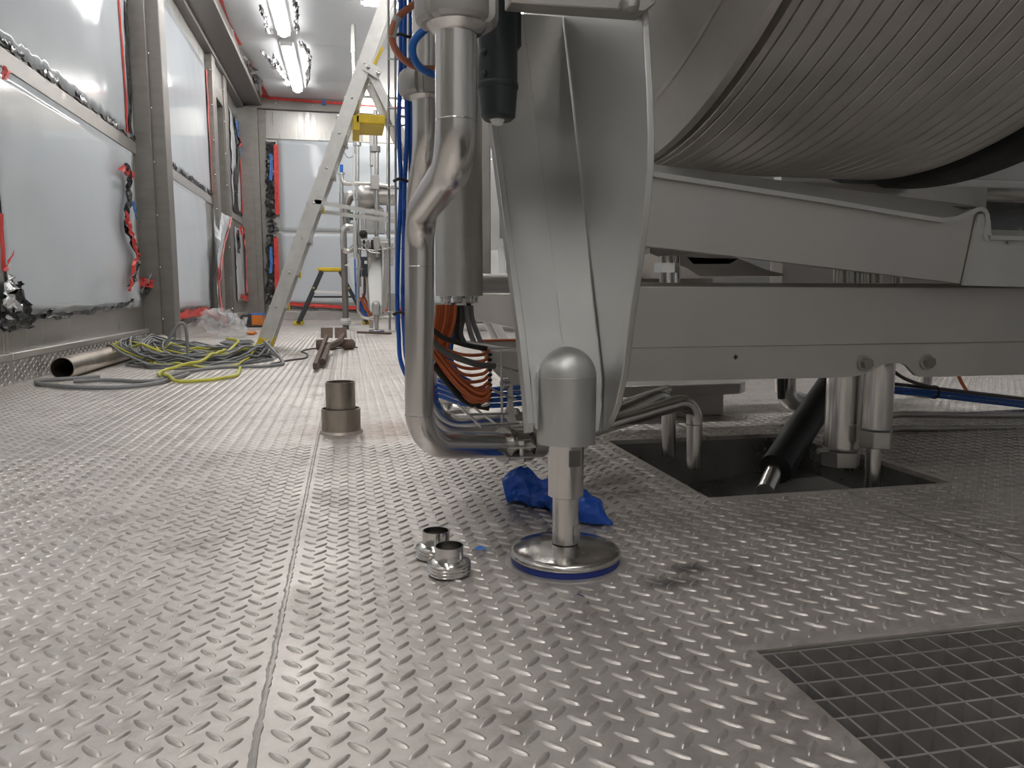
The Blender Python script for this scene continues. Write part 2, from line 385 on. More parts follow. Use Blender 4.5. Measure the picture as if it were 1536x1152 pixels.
def post(x0, x1, y0, y1, z0, z1, flange=.0, bolts=True, name='wall_post', zs=None):
    o = MB().box(x0, x1, y0, y1, z0, z1).build(name, POST, wl, bevel=.006)
    if flange: MB().box(x0, x1-.09, y0-flange, y0, z0+.1, z1).build('post_flange', POST, o, bevel=.004)
    if bolts:
        for zz in (zs or (.22, .62, 1.02, 1.42, 1.82, 2.22, 2.62, 3.02)): bolt(o, V((x0+x1)/2+.025, y0, zz), (0, -1, 0))
    MB().box(x0-.001, x1+.003, y0-.003, y1, .17, .176).build('post_joint', POST, o)
    return o
post(WX-.02, -1.335, 6.40, 6.60, 0, CZ, .05)
post(WX-.02, WX+.07, 9.72, 9.95, 0, CZ-.1, 0, True)
post(WX-.02, WX+.07, 10.62, 10.85, 0, CZ-.1, 0, True)
post(WX-.02, -1.27, 12.38, FY, 0, 3.22, .03)
# doorway head and deep jamb
MB().box(WX-.02, WX+.05, 9.95, 10.62, DZ, DZ+.12).build('door_head', POST, wl, bevel=.004)
MB().box(WX-.02, WX+.04, 9.95, 10.62, DZ+.12, CZ-.1).build('head_panel', PANEL, wl)
MB().box(WX-.19, WX+.05, 10.58, 10.62, 0, DZ).build('door_jamb', POST, wl)
MB().box(WX-.195, WX-.18, 9.97, 10.58, 0, DZ).build('door_leaf', POST, wl)
# soffit beam at the ceiling
sb = struct(MB().box(WX-.02, -1.20, BY, FY, 3.26, CZ-.004).build('trim_1', POST, org=(WX, 0, 3.26), bevel=.01))
MB().box(WX-.02, -1.46, BY, FY-.2, 3.20, 3.262).build('soffit_angle', POST, sb, bevel=.004)

# ---- far wall
wf = struct(MB().box(WX, RX, FY, FY+.2, 0, CZ).build('wall_far', PANEL, org=(0, FY, 0)))
MB().box(-1.27, 7.5, FY-.03, FY, 2.79, 3.22).build('header_panel', PANEL, wf, bevel=.004)
MB().box(WX+.1, 7.5, FY-.10, FY, 3.22, CZ).build('header_beam', POST, wf, bevel=.006)
for xx in (-1.0, -.45, .1, .65, 1.2): bolt(wf, V(xx, FY-.10, 3.31), (0, -1, 0), .012)
MB().box(-1.27, 7.5, FY-.035, FY, 0, .115).build('kick_plate', KICK, wf, bevel=.003)
MB().box(-1.27, 7.5, FY-.045, FY, .115, .15).build('kick_cap', STEEL, wf, bevel=.003)
MB().box(-1.27, 7.5, FY-.02, FY, .15, .26).build('lower_strip', PANEL, wf)
MB().box(-1.27, 7.5, FY-.022, FY, 1.365, 1.385).build('mid_joint', STEEL, wf)
for x0, x1 in ((-1.27, -1.16), (1.9, 2.1), (4.4, 4.6)):
    MB().box(x0, x1, FY-.05, FY, 0, 3.22).build('wall_post', POST, wf, bevel=.004)
MB().box(.30, 1.88, FY-.034, FY-.03, 2.80, 3.21).build('cream_panel', CREAM, wf)
wr = struct(MB().box(RX, RX+.2, BY, FY, 0, CZ).build('wall_right', FILM, org=(RX, 0, 0)))
wb = struct(MB().box(WX, RX, BY-.2, BY, 0, CZ).build('wall_rear', RWALL, org=(0, BY, 0)))

# ---- ceiling with film covered panels
ce = struct(MB().box(WX-.2, RX+.2, BY-.2, FY+.2, CZ+.02, CZ+.1).build('ceiling', POST, org=(0, 0, CZ)))
ys = [BY, -1.6, .0, 1.6, 3.2, 5.1, 6.75, 8.33, 9.80, 11.40, FY]; xs = [WX, 1.3, 4.4, RX]
for i in range(len(ys)-1):
    for j in range(len(xs)-1):
        MB().box(xs[j]+.004, xs[j+1]-.004, ys[i]+.004, ys[i+1]-.004, CZ, CZ+.03).build('ceiling_panel', FILMG, ce)

# ---- protective film sheets on the walls
def film(y0, y1, z0, z1, seed, amp, label, jag=(0, 0, 0, 0), dx=.006, nu=30, nv=20, on='x', m=None):
    """jag = raggedness of bottom, top, near, far edges"""
    r = random.Random(seed); jb = [r.random() for _ in range(nu+1)]; jt = [r.random() for _ in range(nu+1)]; jn = [r.random() for _ in range(nv+1)]; jf = [r.random() for _ in range(nv+1)]
    ph = [r.uniform(0, 6) for _ in range(6)]
    def fn(u, v):
        i, j = round(u*nu), round(v*nv)
        a = y0+jag[2]*jn[j] + (y1-jag[3]*jf[j]-y0-jag[2]*jn[j])*u; c = z0+jag[0]*jb[i] + (z1-jag[1]*jt[i]-z0-jag[0]*jb[i])*v
        wv = amp*(.5+.5*math.sin(3.1*a+ph[0]+1.3*c)*math.sin(2.2*c+ph[1])) + amp*.5*abs(math.sin(7*a+5*c+ph[2]))*(.2+abs(u-.5))
        return V(WX+dx+wv, a, c) if on == 'x' else V(a, FY-.024-dx-wv, c)
    return tag(MB().grid(fn, nu, nv).build('protective_film', m or FILM, angle=70, solid=.0015), label, 'film')
fA_u = film(3.92, 6.34, 1.557, 3.03, 1, .004, 'white protective film above the mid rail, beside the first bolted post', (.03, 0, 0, 0), nu=60)
fA_l = film(3.95, 6.27, .30, 1.460, 2, .004, 'white protective film below the mid rail with crumpled black foil corner', (.02, 0, 0, .05), nu=40)
fB_u = film(6.62, 9.60, 1.557, 3.03, 3, .004, 'white protective film above the ragged rail between bolted post and doorway', (.03, 0, 0, 0), nu=60)
fB_l = film(6.62, 9.30, .24, 1.460, 4, .005, 'white protective film with red taped foot peeling off near the doorway', (.015, 0, 0, .06))
fC_u = film(11.35, 12.33, 1.60, 2.98, 5, .010, 'narrow white film strip above the rail beyond the doorway', (.06, 0, .14, 0))
fC_l = film(11.40, 12.25, .30, 1.38, 6, .012, 'narrow white film strip with red tape loops low beyond the doorway', (.02, .04, .06, .03))
film(1.35, 3.84, 1.557, 3.03, 11, .004, 'white protective film sheet behind the viewpoint, above the rail', (.05, 0, 0, 0), nu=20)
film(1.35, 3.84, .30, 1.460, 12, .006, 'white protective film sheet behind the viewpoint, below the rail', (.02, 0, 0, .03), nu=20)
fF_u = film(-1.0, 1.88, 1.39, 2.785, 7, .004, 'pale film sheet on the upper half of the end wall', on='z')
fF_l = film(-1.0, 1.88, .265, 1.36, 8, .004, 'pale film sheet on the lower half of the end wall behind the step stool', on='z')
film(2.12, 4.38, .265, 2.785, 9, .004, 'tall pale film sheet on the end wall behind the machines', on='z')
# second white layer lies on the narrow strips beyond the doorway
def wl_path(pix, dx=.012):
    q = [P(a_, b_, x=WX+dx) for a_, b_ in pix]
    for p in q: p.y = min(p.y, 12.30)                 # stay on the wall side of the corner post
    return q
NX = (1, 0, 0)
ribbon(wl_path([(177, -10), (183, 70), (188, 140), (191, 200)]), (0, .045, 0), NX, .002, 1).build('red_tape', RED, fA_u)
ribbon(wl_path([(187, -5), (189, 60), (193, 140), (195, 200)]), (0, .07, 0), NX, .008, 2, jag=.3).build('dark_foil_edge', FOIL, fA_u)
def ragged(parent, y0, y1, z, h, seed, m=None, n=60, dx=.014, gap=.55):
    """torn scraps of dark adhesive along a rail"""
    r = random.Random(seed); mb = MB(); y = y0
    while y < y1:
        L_ = r.uniform(.05, .22); k = max(3, int(L_/.025))
        if r.random() < gap:
            top = [V(WX+dx+r.uniform(0, .006), y+L_*i/k, z+h*r.uniform(.5, 1.0)) for i in range(k+1)]
            bot = [V(WX+dx, y+L_*i/k, z+h*r.uniform(.05, .45)) for i in range(k+1)]
            mb.add(top+bot, [(i, i+1, k+2+i, k+1+i) for i in range(k)])
        y += L_
    q = mb.build('torn_edge', m or FOIL, parent, solid=.001); q['kind'] = 'stuff'; return q
ragged(fA_u, 3.95, 6.3, 1.565, .05, 1, gap=.5); ragged(fA_u, 3.95, 6.3, 1.55, .05, 2, SILV, gap=.25, dx=.018)
ragged(fB_u, 6.65, 9.6, 1.56, .065, 3, gap=.7); ragged(fC_u, 11.3, 12.3, 1.57, .08, 4, gap=.9)
# lower near sheet: crumpled red tape and foil down its far edge, black foil along its foot
e = [(186, 245), (190, 280), (186, 315), (190, 350), (203, 380), (199, 410), (193, 430)]
ribbon(wl_path(e, .03), (0, .10, .0), NX, .018, 21, nv=5, jag=.25, per=4).build('dark_foil_edge', FOIL, fA_l)
ribbon(wl_path([(178, 250), (186, 256), (198, 264)], .04), (0, .07, .05), NX, .012, 22, nv=3).build('red_tape', RED, fA_l)
ribbon(wl_path([(186, 316), (191, 340), (199, 365), (206, 385)], .05), (0, .09, 0), NX, .014, 23, nv=4, per=5).build('red_tape', RED, fA_l)
ribbon(wl_path([(197, 300), (200, 312), (202, 328)], .04), (0, .06, 0), NX, .01, 24, nv=3).build('blue_film_scrap', BLUEP, fA_l)
ribbon(wl_path([(203, 385), (197, 405), (194, 425), (192, 437)], .05), (0, .08, 0), NX, .014, 25, nv=3).build('red_tape', RED, fA_l)
def near_post(pix, yy=6.325): return [P(a_, b_, y=yy) for a_, b_ in pix]
ribbon(near_post([(192, 434), (205, 424), (217, 424), (230, 426)]), (0, .02, .06), (0, -1, .2), .012, 26, nv=4).build('red_tape', RED, fA_l)
ribbon(near_post([(198, 440), (212, 434), (224, 428)], 6.33), (0, .02, .09), (0, -1, .2), .014, 27, nv=4, jag=.3).build('dark_foil_edge', FOIL, fA_l)
ribbon(near_post([(190, 456), (200, 446), (212, 436), (226, 418)], 6.315), (.02, .0, .06), (0, -1, .2), .014, 28, nv=4, jag=.3).build('silver_foil_edge', SILV, fA_l)
ribbon(wl_path([(0, 488), (30, 480), (60, 475), (100, 472), (140, 466), (175, 459), (200, 450)], .028), (0, 0, .024), NX, .008, 29, nv=3, jag=.5, per=5).build('dark_foil_edge', FOIL, fA_l)
def crumple(c, rad, seed, n=9, m_=7, sq=(1, 1, 1)):
    r = random.Random(seed); c = Vector(c); mb = MB(); vs = []
    for j in range(m_+1):
        for i in range(n):
            th = 2*PI*i/n; ph = PI*j/m_; k = r.uniform(.55, 1.15)
            vs.append(c+V(math.sin(ph)*math.cos(th)*rad*k*sq[0], math.sin(ph)*math.sin(th)*rad*k*sq[1], math.cos(ph)*rad*k*sq[2]))
    return mb.add(vs, [(j*n+i, j*n+(i+1) % n, (j+1)*n+(i+1) % n, (j+1)*n+i) for j in range(m_) for i in range(n)])
def loosefoil(parent, c, wd, ht, seed, m, name):
    """a crumpled flap hanging off the wall"""
    r = random.Random(seed); c = Vector(c); n = 9; k = 9
    def fn(u, v): return c+V(.015+abs(r.gauss(0, .02)), (u-.5)*wd*(1-.65*v)+r.uniform(-.012, .012), (v-.5)*ht+r.uniform(-.014, .014))
    return MB().grid(fn, n, k).build(name, m, parent, angle=20, solid=.001)
loosefoil(fA_l, P(14, 458, x=WX), .38, .22, 1, FOIL, 'dark_foil_flap'); loosefoil(fA_l, P(6, 440, x=WX+.03), .14, .16, 2, SILV, 'silver_foil_flap')
ribbon(wl_path([(0, 320), (2, 360), (4, 405)], .02), (0, .05, 0), NX, .004, 31).build('red_tape', RED, fA_l)
ribbon(wl_path([(4, 408), (10, 395), (18, 376)], .05), (0, .05, .02), NX, .008, 32).build('red_tape', RED, fA_l)
ribbon(wl_path([(62, 478), (70, 470), (76, 462)], .03), (0, .05, .0), NX, .012, 33).build('dark_foil_edge', FOIL, fA_l)
ribbon(wl_path([(0, 103), (5, 112), (12, 112)], .05), (0, .05, .05), NX, .008, 34).build('red_tape', RED, fA_u)
# section between the bolted post and the doorway
ribbon(wl_path([(310, 105), (313, 180), (317, 250), (320, 303)], .012), (0, .11, 0), NX, .004, 41).build('red_tape', REDP, fB_u)
ribbon(wl_path([(313, 110), (317, 190), (320, 250), (321, 300)], .018), (0, .08, 0), NX, .010, 42, jag=.3).build('torn_edge', SILV, fB_u)
ribbon(wl_path([(252, 477), (270, 474), (290, 470), (303, 467), (318, 470), (327, 478)], .03), (0, .02, .085), NX, .014, 43, nv=4, jag=.2, per=5).build('red_tape', RED, fB_l)
ribbon(wl_path([(255, 482), (285, 480), (315, 480), (330, 488)], .035), (0, .0, .05), NX, .014, 44, nv=3, jag=.4, per=4).build('dark_foil_edge', FOIL, fB_l)
# a loose corner of film folding out over the door post, red tape on its rim
fold = [[(320, 310), (336, 321), (347, 326)], [(321, 345), (331, 352), (338, 356)], [(322, 385), (326, 387), (331, 390)], [(323, 430), (325, 431), (327, 433)], [(325, 468), (328, 470), (332, 474)]]
def foldpt(u, v):
    i = min(int(v*4), 3); f = v*4-i; j = min(int(u*2), 1); g = u*2-j
    q = [[P(*fold[a_][b_], x=WX+(.014, .086, .094)[b_]) for b_ in (j, j+1)] for a_ in (i, i+1)]
    return q[0][0].lerp(q[0][1], g).lerp(q[1][0].lerp(q[1][1], g), f)+V(random.uniform(0, .008), 0, random.uniform(-.006, .006))
MB().grid(foldpt, 8, 16).build('peeling_flap', CLEARF, fB_l, angle=30, solid=.001)
ribbon([foldpt(1, k/10) for k in range(11)], (0, .09, .01), NX, .010, 45, nv=3, per=2).build('red_tape', REDP, fB_l)
ribbon(wl_path([(326, 400), (327, 430), (331, 460), (337, 485), (347, 492)], .088), (0, .09, .02), NX, .012, 46, nv=3).build('red_tape', RED, fB_l)
# beyond the doorway
ribbon(wl_path([(350, 172), (353, 200), (356, 235), (353, 270), (354, 320)], .012), (0, .34, 0), NX, .014, 51, nv=4, jag=.2).build('dark_foil_edge', FOIL, fC_u)
ribbon(wl_path([(353, 180), (356, 200), (360, 215)], .03), (0, .2, 0), NX, .01, 52).build('blue_film_scrap', BLUEP, fC_u)
ribbon(wl_path([(358, 205), (361, 215), (358, 220)], .04), (0, .14, 0), NX, .01, 53).build('red_tape', RED, fC_u)
ribbon(wl_path([(370, 202), (371, 225), (372, 248)], .016), (0, .13, 0), NX, .006, 54).build('blue_film_scrap', BLUEP, fC_u)
ribbon(wl_path([(371, 252), (372, 290), (373, 328)], .016), (0, .10, 0), NX, .006, 55).build('red_tape', RED, fC_u)
ribbon(wl_path([(362, 352), (359, 340), (365, 343), (362, 356)], .05), (0, .12, .03), NX, .01, 56).build('red_tape', RED, fC_l)
ribbon(wl_path([(375, 355), (380, 352), (376, 362), (375, 380), (377, 410), (378, 440)], .03), (0, .10, 0), NX, .012, 57).build('red_tape', REDP, fC_l)
ribbon(wl_path([(361, 443), (367, 448), (374, 446), (380, 440)], .03), (0, .03, .09), NX, .014, 58).build('red_tape', RED, fC_l)
ribbon(wl_path([(355, 345), (358, 365), (357, 380)], .02), (0, .2, 0), NX, .014, 59, nv=4).build('dark_foil_edge', FOIL, fC_l)
# end wall edges: black foil, red tape
def fw_path(pix, d=.05): return [P(a_, b_, y=FY-d) for a_, b_ in pix]
NYV = (0, -1, 0)
for par, y0, y1, sd in ((fF_u, 213, 326, 61), (fF_l, 352, 456, 62)):
    n = 8; ribbon(fw_path([(406+(2 if k % 2 else 0), y0+(y1-y0)*k/n) for k in range(n+1)], .085), (.15, 0, 0), NYV, .02, sd, nv=5, jag=.12, per=4).build('dark_foil_edge', FOIL, par)
    ribbon(fw_path([(414, y0+4), (415, (y0+y1)/2), (416, y1-4)], .115), (.065, 0, 0), NYV, .004, sd+5).build('red_tape', RED, par)
    ribbon(fw_path([(406, y0+18), (407, y0+40), (406, y0+58)], .125), (.045, 0, 0), NYV, .008, sd+9).build('blue_film_scrap', BLUEP, par)
ribbon(fw_path([(407, 330), (409, 340), (412, 348)], .06), (.1, 0, .02), NYV, .02, 70, nv=4, jag=.4).build('torn_edge', FOIL, fF_u)
ribbon(fw_path([(428, 455), (470, 458), (520, 461), (575, 464), (640, 466)], .06), (0, 0, .055), NYV, .006, 71).build('red_tape', RED, fF_l)
ribbon(fw_path([(428, 460), (470, 463), (520, 466), (575, 469)], .055), (0, 0, .04), NYV, .01, 72, jag=.3).build('dark_foil_edge', FOIL, fF_l)
# tape along the ceiling edges, torn film round the lamps
cp = lambda pix, dz=.012: [P(a_, b_, z=CZ-dz) for a_, b_ in pix]
t = tag(ribbon(cp([(324, -12), (334, 20), (345, 45), (358, 67)]), (.085, .02, 0), (0, 0, -1), .006, 81, nv=4).build('red_tape', RED), 'wide red tape strip along the ceiling beside the near ceiling lamp', 'tape')
t = tag(ribbon(cp([(370, 95), (374, 103), (376, 108)]), (.12, .02, 0), (0, 0, -1), .02, 82, nv=3).build('red_tape', RED), 'short crumpled red tape scrap hanging at the ceiling edge', 'tape')
t = tag(ribbon(cp([(386, 124), (392, 134), (399, 147)]), (.11, .02, 0), (0, 0, -1), .008, 83, nv=3).build('red_tape', RED), 'red tape strip at the ceiling corner above the end wall', 'tape')
t = tag(ribbon(fw_path([(402, 147), (440, 150), (480, 153), (530, 156), (590, 160), (650, 165)], .115), (0, 0, .04), NYV, .004, 84).build('red_tape', RED), 'long thin red tape line above the end wall beam', 'tape')
q = MB()
tf_ = tag(ribbon(cp([(352, 70), (360, 80), (366, 92), (376, 106), (384, 122), (392, 138)], .02), (.12, .03, .03), (0, 0, -1), .03, 85, nv=4, jag=.4).build('torn_foil', SILV), 'torn silver and black foil fringe along the ceiling edge', 'foil')
ribbon(cp([(340, 38), (350, 62), (362, 84), (374, 104), (384, 124)], .03), (.07, .02, .03), (0, 0, -1), .03, 86, nv=4, jag=.4).build('black_shreds', FOIL, tf_)
tag(ribbon(fw_path([(486, 150), (486, 158)], .13), (.05, 0, 0), NYV, .01, 87).build('blue_film_scrap', BLUEP), 'tiny blue film scrap on the long red tape line', 'film')

# ---- ceiling lamps
def lamp(a_, b_, label, seen=True):
    """fluorescent batten on the ceiling from a_ to b_ (x, y); lamps above or behind the picture carry _offscreen"""
    sfx = '' if seen else '_offscreen'; a_ = V(*a_, CZ); b_ = V(*b_, CZ); d = (b_-a_).normalized(); c = (a_+b_)/2
    t_ = thing('ceiling_lamp'+sfx, (c.x, c.y, CZ-.06), label, 'lamp')
    MB().bar(a_-d*.03-V(0, 0, .015), b_+d*.03-V(0, 0, .015), .17, .03).build('housing', ALU, t_, bevel=.004)
    MB().tube([a_+d*.02-V(0, 0, .04), b_-d*.02-V(0, 0, .04)], .058, 12).build('diffuser'+sfx, TUBEL, t_)
    for q in (a_, b_): MB().bar(q-d*.02-V(0, 0, .0375), q+d*.02-V(0, 0, .0375), .14, .075).build('end_cap', WHITEP, t_, bevel=.004)
    return t_
# the row along the left wall, 2.36 m apart as the two in view
lamp((-.63, 7.30), (-.63, 9.32), 'ceiling lamp with torn foil around it, the nearer one in view')
lamp((-.63, 9.68), (-.63, 11.76), 'ceiling lamp with ragged foil tears, closest to the end wall')
lamp((-.63, 4.94), (-.63, 6.96), 'ceiling lamp of the wall row above the floor cables', False)
lamp((-.63, .22), (-.63, 2.24), 'ceiling lamp of the wall row above the checker plate seam', False)
lamp((-.63, -2.14), (-.63, -.12), 'ceiling lamp of the wall row behind the viewpoint', False)
# the crosswise row over the machines, 4.07 m apart as the two in view
lamp((.27, 12.20), (2.2, 12.20), 'crosswise ceiling lamp over the end wall, seen through the ladder')
lamp((.22, 8.13), (2.2, 8.13), 'crosswise ceiling lamp above the top of the tall ladder')
lamp((.22, 4.06), (2.2, 4.06), 'crosswise ceiling lamp over the aisle behind the near machine', False)
lamp((.22, -.01), (2.2, -.01), 'crosswise ceiling lamp above the near machine', False)
lamp((3.6, 4.06), (5.5, 4.06), 'crosswise ceiling lamp over the far side of the machines', False)
k = 0
for side, pix in ((-1, [(392, 4), (398, 22), (402, 40), (408, 46)]), (1, [(438, -4), (444, 12), (443, 28), (446, 45)]), (-1, [(412, 78), (416, 95), (424, 108), (434, 125)]), (1, [(450, 60), (462, 78), (463, 95), (458, 128)])):
    k += 1
    q = tag(ribbon(cp(pix, .03), (.035, .02, .02), (0, 0, -1), .022, 90+k, nv=3, jag=.5, per=6).build('torn_foil', SILV),
            'shredded foil edge on the '+('wall' if side < 0 else 'ladder')+' side of the '+('nearer' if k < 3 else 'farther')+' lamp', 'foil')
    ribbon(cp([(a_+3*side, b_) for a_, b_ in pix], .03), (.016, .01, .015), (0, 0, -1), .022, 190+k, nv=3, jag=.5, per=6).build('black_shreds', FOIL, q)
tag(ribbon(cp([(394, 73), (401, 82), (406, 92), (409, 99)], .03), (.05, .05, .0), (0, 0, -1), .03, 99, nv=3, jag=.4, per=5).build('torn_foil', SILV), 'long silver foil tear pointing away from the farther lamp', 'foil')
# conduit dropping from the ceiling
t = thing('ceiling_conduit', P(530, 0, y=9.0), 'thin steel conduit hanging straight down from the ceiling behind the ladder', 'pipe')
pt, pb = P(530, 75, y=9.0), P(531, 230, y=9.0)
cyl((pt.x, 9.0, CZ), pt, .026).build('conduit', STEEL, t); cyl(pt, (pt.x, 9.0, pb.z), .018).build('lower_rod', CHROME, t); cyl(pt+V(0, 0, -.03), pt+V(0, 0, .03), .03).build('coupling', NUTM, t)

# ================================================================== THE NEAR MACHINE
def hollow(c, axis, ri, ro, h, n=32): return ring(c, axis, ri, ro, h, n)
FOOT = V(.325, 1.103, 0)
def leg_face_y(z): return max(1.104, 1.11 + (z-.30)*.49)
def lxl(z): return .269-(z-.3)*.028
def lxr(z): return .384+(z-.3)*.030
def make_leg(root, off):
    """tapered leg: leaning face plate, two side plates, domed socket and levelling foot; off moves it to another foot"""
    off = Vector(off)
    def T(p): return Vector(p)+off
    zs = [.245, .288, .35, .5, .7, .93]
    face = [(lxl(z), leg_face_y(z), z) for z in zs]; facr = [(lxr(z), leg_face_y(z), z) for z in zs]
    bot = [(.365, 1.104, .195), (.30, 1.104, .195)]
    poly = [T(p) for p in face[::-1]] + [T((.276, 1.104, .215)), T(bot[1]), T(bot[0]), T((.378, 1.104, .21))] + [T(p) for p in facr]
    leg = MB().prism(poly, (0, .006, 0)).build('leg', LEGM, root)
    # fold line pressed down the middle of the face
    mid = [T(((lxl(z)+lxr(z))/2+.001, leg_face_y(z)-.0004, z)) for z in (.345, .93)]
    MB().bar(mid[0], mid[1], .0012, .0012, (0, 1, 0)).build('fold_line', BEAMM, leg)
    # left side plate: follows the face, its edge stands a little proud
    pl = [(leg_face_y(z)-.006, z) for z in (.93, .7, .5, .35, .26)] + [(1.09, .225), (1.10, .21), (1.115, .205)] + [(leg_face_y(z)+.022, z) for z in (.26, .35, .5, .7, .93)]
    MB().prism([T((lxl(.93 if z > .9 else z)-.011, y, z)) for y, z in pl], (.011, 0, 0)).build('side_plate', LEGM, leg, bevel=.001)
    # right side plate: bows far forward of the face
    xr = .386
    pr = [(1.035, .93), (1.021, .82), (1.006, .766), (.986, .692), (.972, .629), (.969, .586), (.975, .526), (.99, .456), (1.010, .383), (1.026, .305), (1.05, .253), (1.075, .225), (1.105, .207), (1.16, .195),
          (1.30, .23), (1.46, .40), (1.62, .93)]
    MB().prism([T((xr+(z-.3)*.03, y, z)) for y, z in pr], (.010, 0, 0)).build('side_plate', LEGM, leg, bevel=.0015)
    # socket dome
    r = .0455; zc = .294
    prof = [(0, .192), (r, .192), (r, zc)] + [(r*math.cos(a_), zc+r*math.sin(a_)) for a_ in np.linspace(.12, PI/2, 9)]
    MB().lathe([(q[0], q[1]) for q in prof], T((FOOT.x, FOOT.y, 0)), n=48).build('socket_dome', LEGM, leg, angle=50)
    MB().lathe([(r+.0003, 0), (r+.0006, .0006), (r+.0003, .0012)], T((FOOT.x, FOOT.y, zc)), n=48).build('dome_seam', STEEL, leg)
    c = T((FOOT.x, FOOT.y, 0))
    ft = MB().lathe([(0, .105), (.021, .105), (.0275, .108), (.0275, .192), (0, .192)], c, n=40).build('spindle', TUBE, leg, angle=30)
    MB().lathe([(0, .030), (.0205, .032), (.0205, .105), (0, .105)], c, n=40).build('spindle_rod', TUBE, leg, angle=30)
    for ang, rr, z0, z1 in ((-1.35, .0275, .158, .183), (-.75, .0205, .036, .062)):       # spanner flats
        d = V(math.cos(ang), math.sin(ang), 0); t_ = V(-d.y, d.x, 0); q = c+d*(rr-.0012)
        MB().add([q+t_*.0095+V(0, 0, z0), q-t_*.0095+V(0, 0, z0), q-t_*.0095+V(0, 0, z1), q+t_*.0095+V(0, 0, z1)]+[q+d*.0016+t_*.0095+V(0, 0, z0), q+d*.0016-t_*.0095+V(0, 0, z0), q+d*.0016-t_*.0095+V(0, 0, z1), q+d*.0016+t_*.0095+V(0, 0, z1)],
                 [(4, 5, 6, 7), (0, 1, 5, 4), (1, 2, 6, 5), (2, 3, 7, 6), (3, 0, 4, 7)]).build('spanner_flat', CHROME, leg)
    R = .087
    MB().lathe([(0, .031), (.024, .0305), (.055, .0275), (.078, .0245), (.084, .022), (R, .0175), (.0868, .014), (.085, .012), (0, .012)], c, n=64).build('foot_disc', DISCM, leg, angle=60)
    MB().lathe([(0, .0025), (.0845, .0025), (.0855, .004), (.0855, .0118), (.084, .0125), (0, .0125)], c, n=64).build('foot_gasket', GASK, leg)
    MB().lathe([(0, .0), (.094, .0), (.094, .002), (.088, .003), (0, .003)], c, n=64).build('foot_pad', TREAD, leg)
    return leg
mach = thing('drum_machine', (FOOT.x, FOOT.y, 0), 'large stainless machine with ribbed drum standing on a domed levelling foot', 'machine')
make_leg(mach, (0, 0, 0))
# cap plate over the leg with a weld stud
c0, c1 = P(765, 3, y=1.0), P(979, 19, y=1.0)
cpl = MB().prism([c0+V(0, 0, .09), c0, c1+V(-.012, 0, 0), c1+V(.004, 0, .012), c1+V(.018, 0, .09)], (0, .035, 0)).build('cap_bar', BEAMM, mach, bevel=.002)
MB().lathe([(.011, -.012), (.013, -.004), (.010, .006), (0, .008)], P(946, 10, y=.993), (0, -.3, -1), 14).build('weld_stud', NUTM, cpl)
# cross beam
BYM = 1.33
def bp_(px, py, d=0): return P(px, py, y=BYM+d)
bx0, bx1 = .40, 2.6
beam = MB().prism([(bx0, BYM+.004, .440), (bx0, BYM-.004, .432), (bx0, BYM-.004, .318), (bx0, BYM+.02, .318), (bx0, BYM+.10, .318), (bx0, BYM+.10, .44)], (bx1-bx0, 0, 0)).build('cross_beam', BEAMM, mach, bevel=.002)
arc = lambda cx, cz, r, a0, a1, n=8: [(cx+r*math.cos(math.radians(a0+(a1-a0)*i/n)), cz+r*math.sin(math.radians(a0+(a1-a0)*i/n))) for i in range(n+1)]
hc = bp_(1104, 536)
low = [(bx0, .3175), (hc.x, .3175)] + [(hc.x-.0045*math.sin(2*PI*k/12), hc.z+.0045*math.cos(2*PI*k/12)) for k in range(13)] + [(hc.x, .3175), (bx1, .3175), (bx1, .246), (1.155, .248)] + [(1.140, .252), (1.128, .262), (1.118, .272), (1.106, .2775), (1.085, .2785), (1.06, .276), (1.035, .264), (1.012, .2555), (.985, .2525), (.93, .252), (bx0, .256)]
MB().prism([(x, BYM+.001, z) for x, z in low], (0, .008, 0)).build('beam_apron', BEAMM, beam)
for px, py in ((1297, 545), (1390, 543)):
    c = bp_(px, py); 
    wsh = MB().lathe([(0, 0), (.0165, 0), (.0165, .003), (0, .003)], c, (0, -1, 0), 24).build('washer', GRATEM, beam)
    hexprism(c+V(0, -.003, 0), (0, -1, 0), .0118, .011).build('bolt_head', POST, beam)
MB().box(bx0, bx1, BYM+.024, BYM+.030, .26+.02, .3178).build('beam_web', BEAMM, beam)
# drip tray above the beam: ridge line behind, bent front edge, gusset below
TY = 1.25
front = [(940, 251), (1050, 268), (1236, 297), (1330, 313), (1395, 324), (1416, 327), (1436, 324), (1455, 316), (1466, 311), (1474, 310), (1481, 314), (1485, 323), (1485, 338), (1481, 352), (1484, 358)]
ridge = [(940, 241), (1050, 255), (1236, 279), (1330, 291.5), (1395, 300), (1416, 302.5), (1436, 305), (1455, 307.5), (1466, 309), (1474, 310)]
fr = [P(a_, b_, y=TY) for a_, b_ in front]; rg = [P(a_, b_, y=TY+.10) for a_, b_ in ridge]
n = len(rg); tk = .0085
tray = MB().add(fr[:n]+rg, [(i, i+1, n+i+1, n+i) for i in range(n-1)]).build('drip_tray', LEGM, mach, angle=25)
em = MB()          # cut edge of the sheet: a band of constant thickness under the bent profile
inn = []
for i, p in enumerate(fr):
    t_ = (fr[min(i+1, len(fr)-1)]-fr[max(i-1, 0)]).normalized(); inn.append(p+V(t_.z, 0, -t_.x)*tk if t_.x > -.99 else p)
m_ = len(fr); em.add(fr+inn+[q+V(0, .02, 0) for q in inn], [(i, i+1, m_+i+1, m_+i) for i in range(m_-1)]+[(m_+i, m_+i+1, 2*m_+i+1, 2*m_+i) for i in range(m_-1)])
bk = [p+V(0, .1, .012) for p in fr[n-1:]]; o_ = len(bk)
em.add(fr[n-1:]+bk, [(i, i+1, o_+i+1, o_+i) for i in range(o_-1)])
em.build('sheet_edge', LEGM, tray, angle=40)
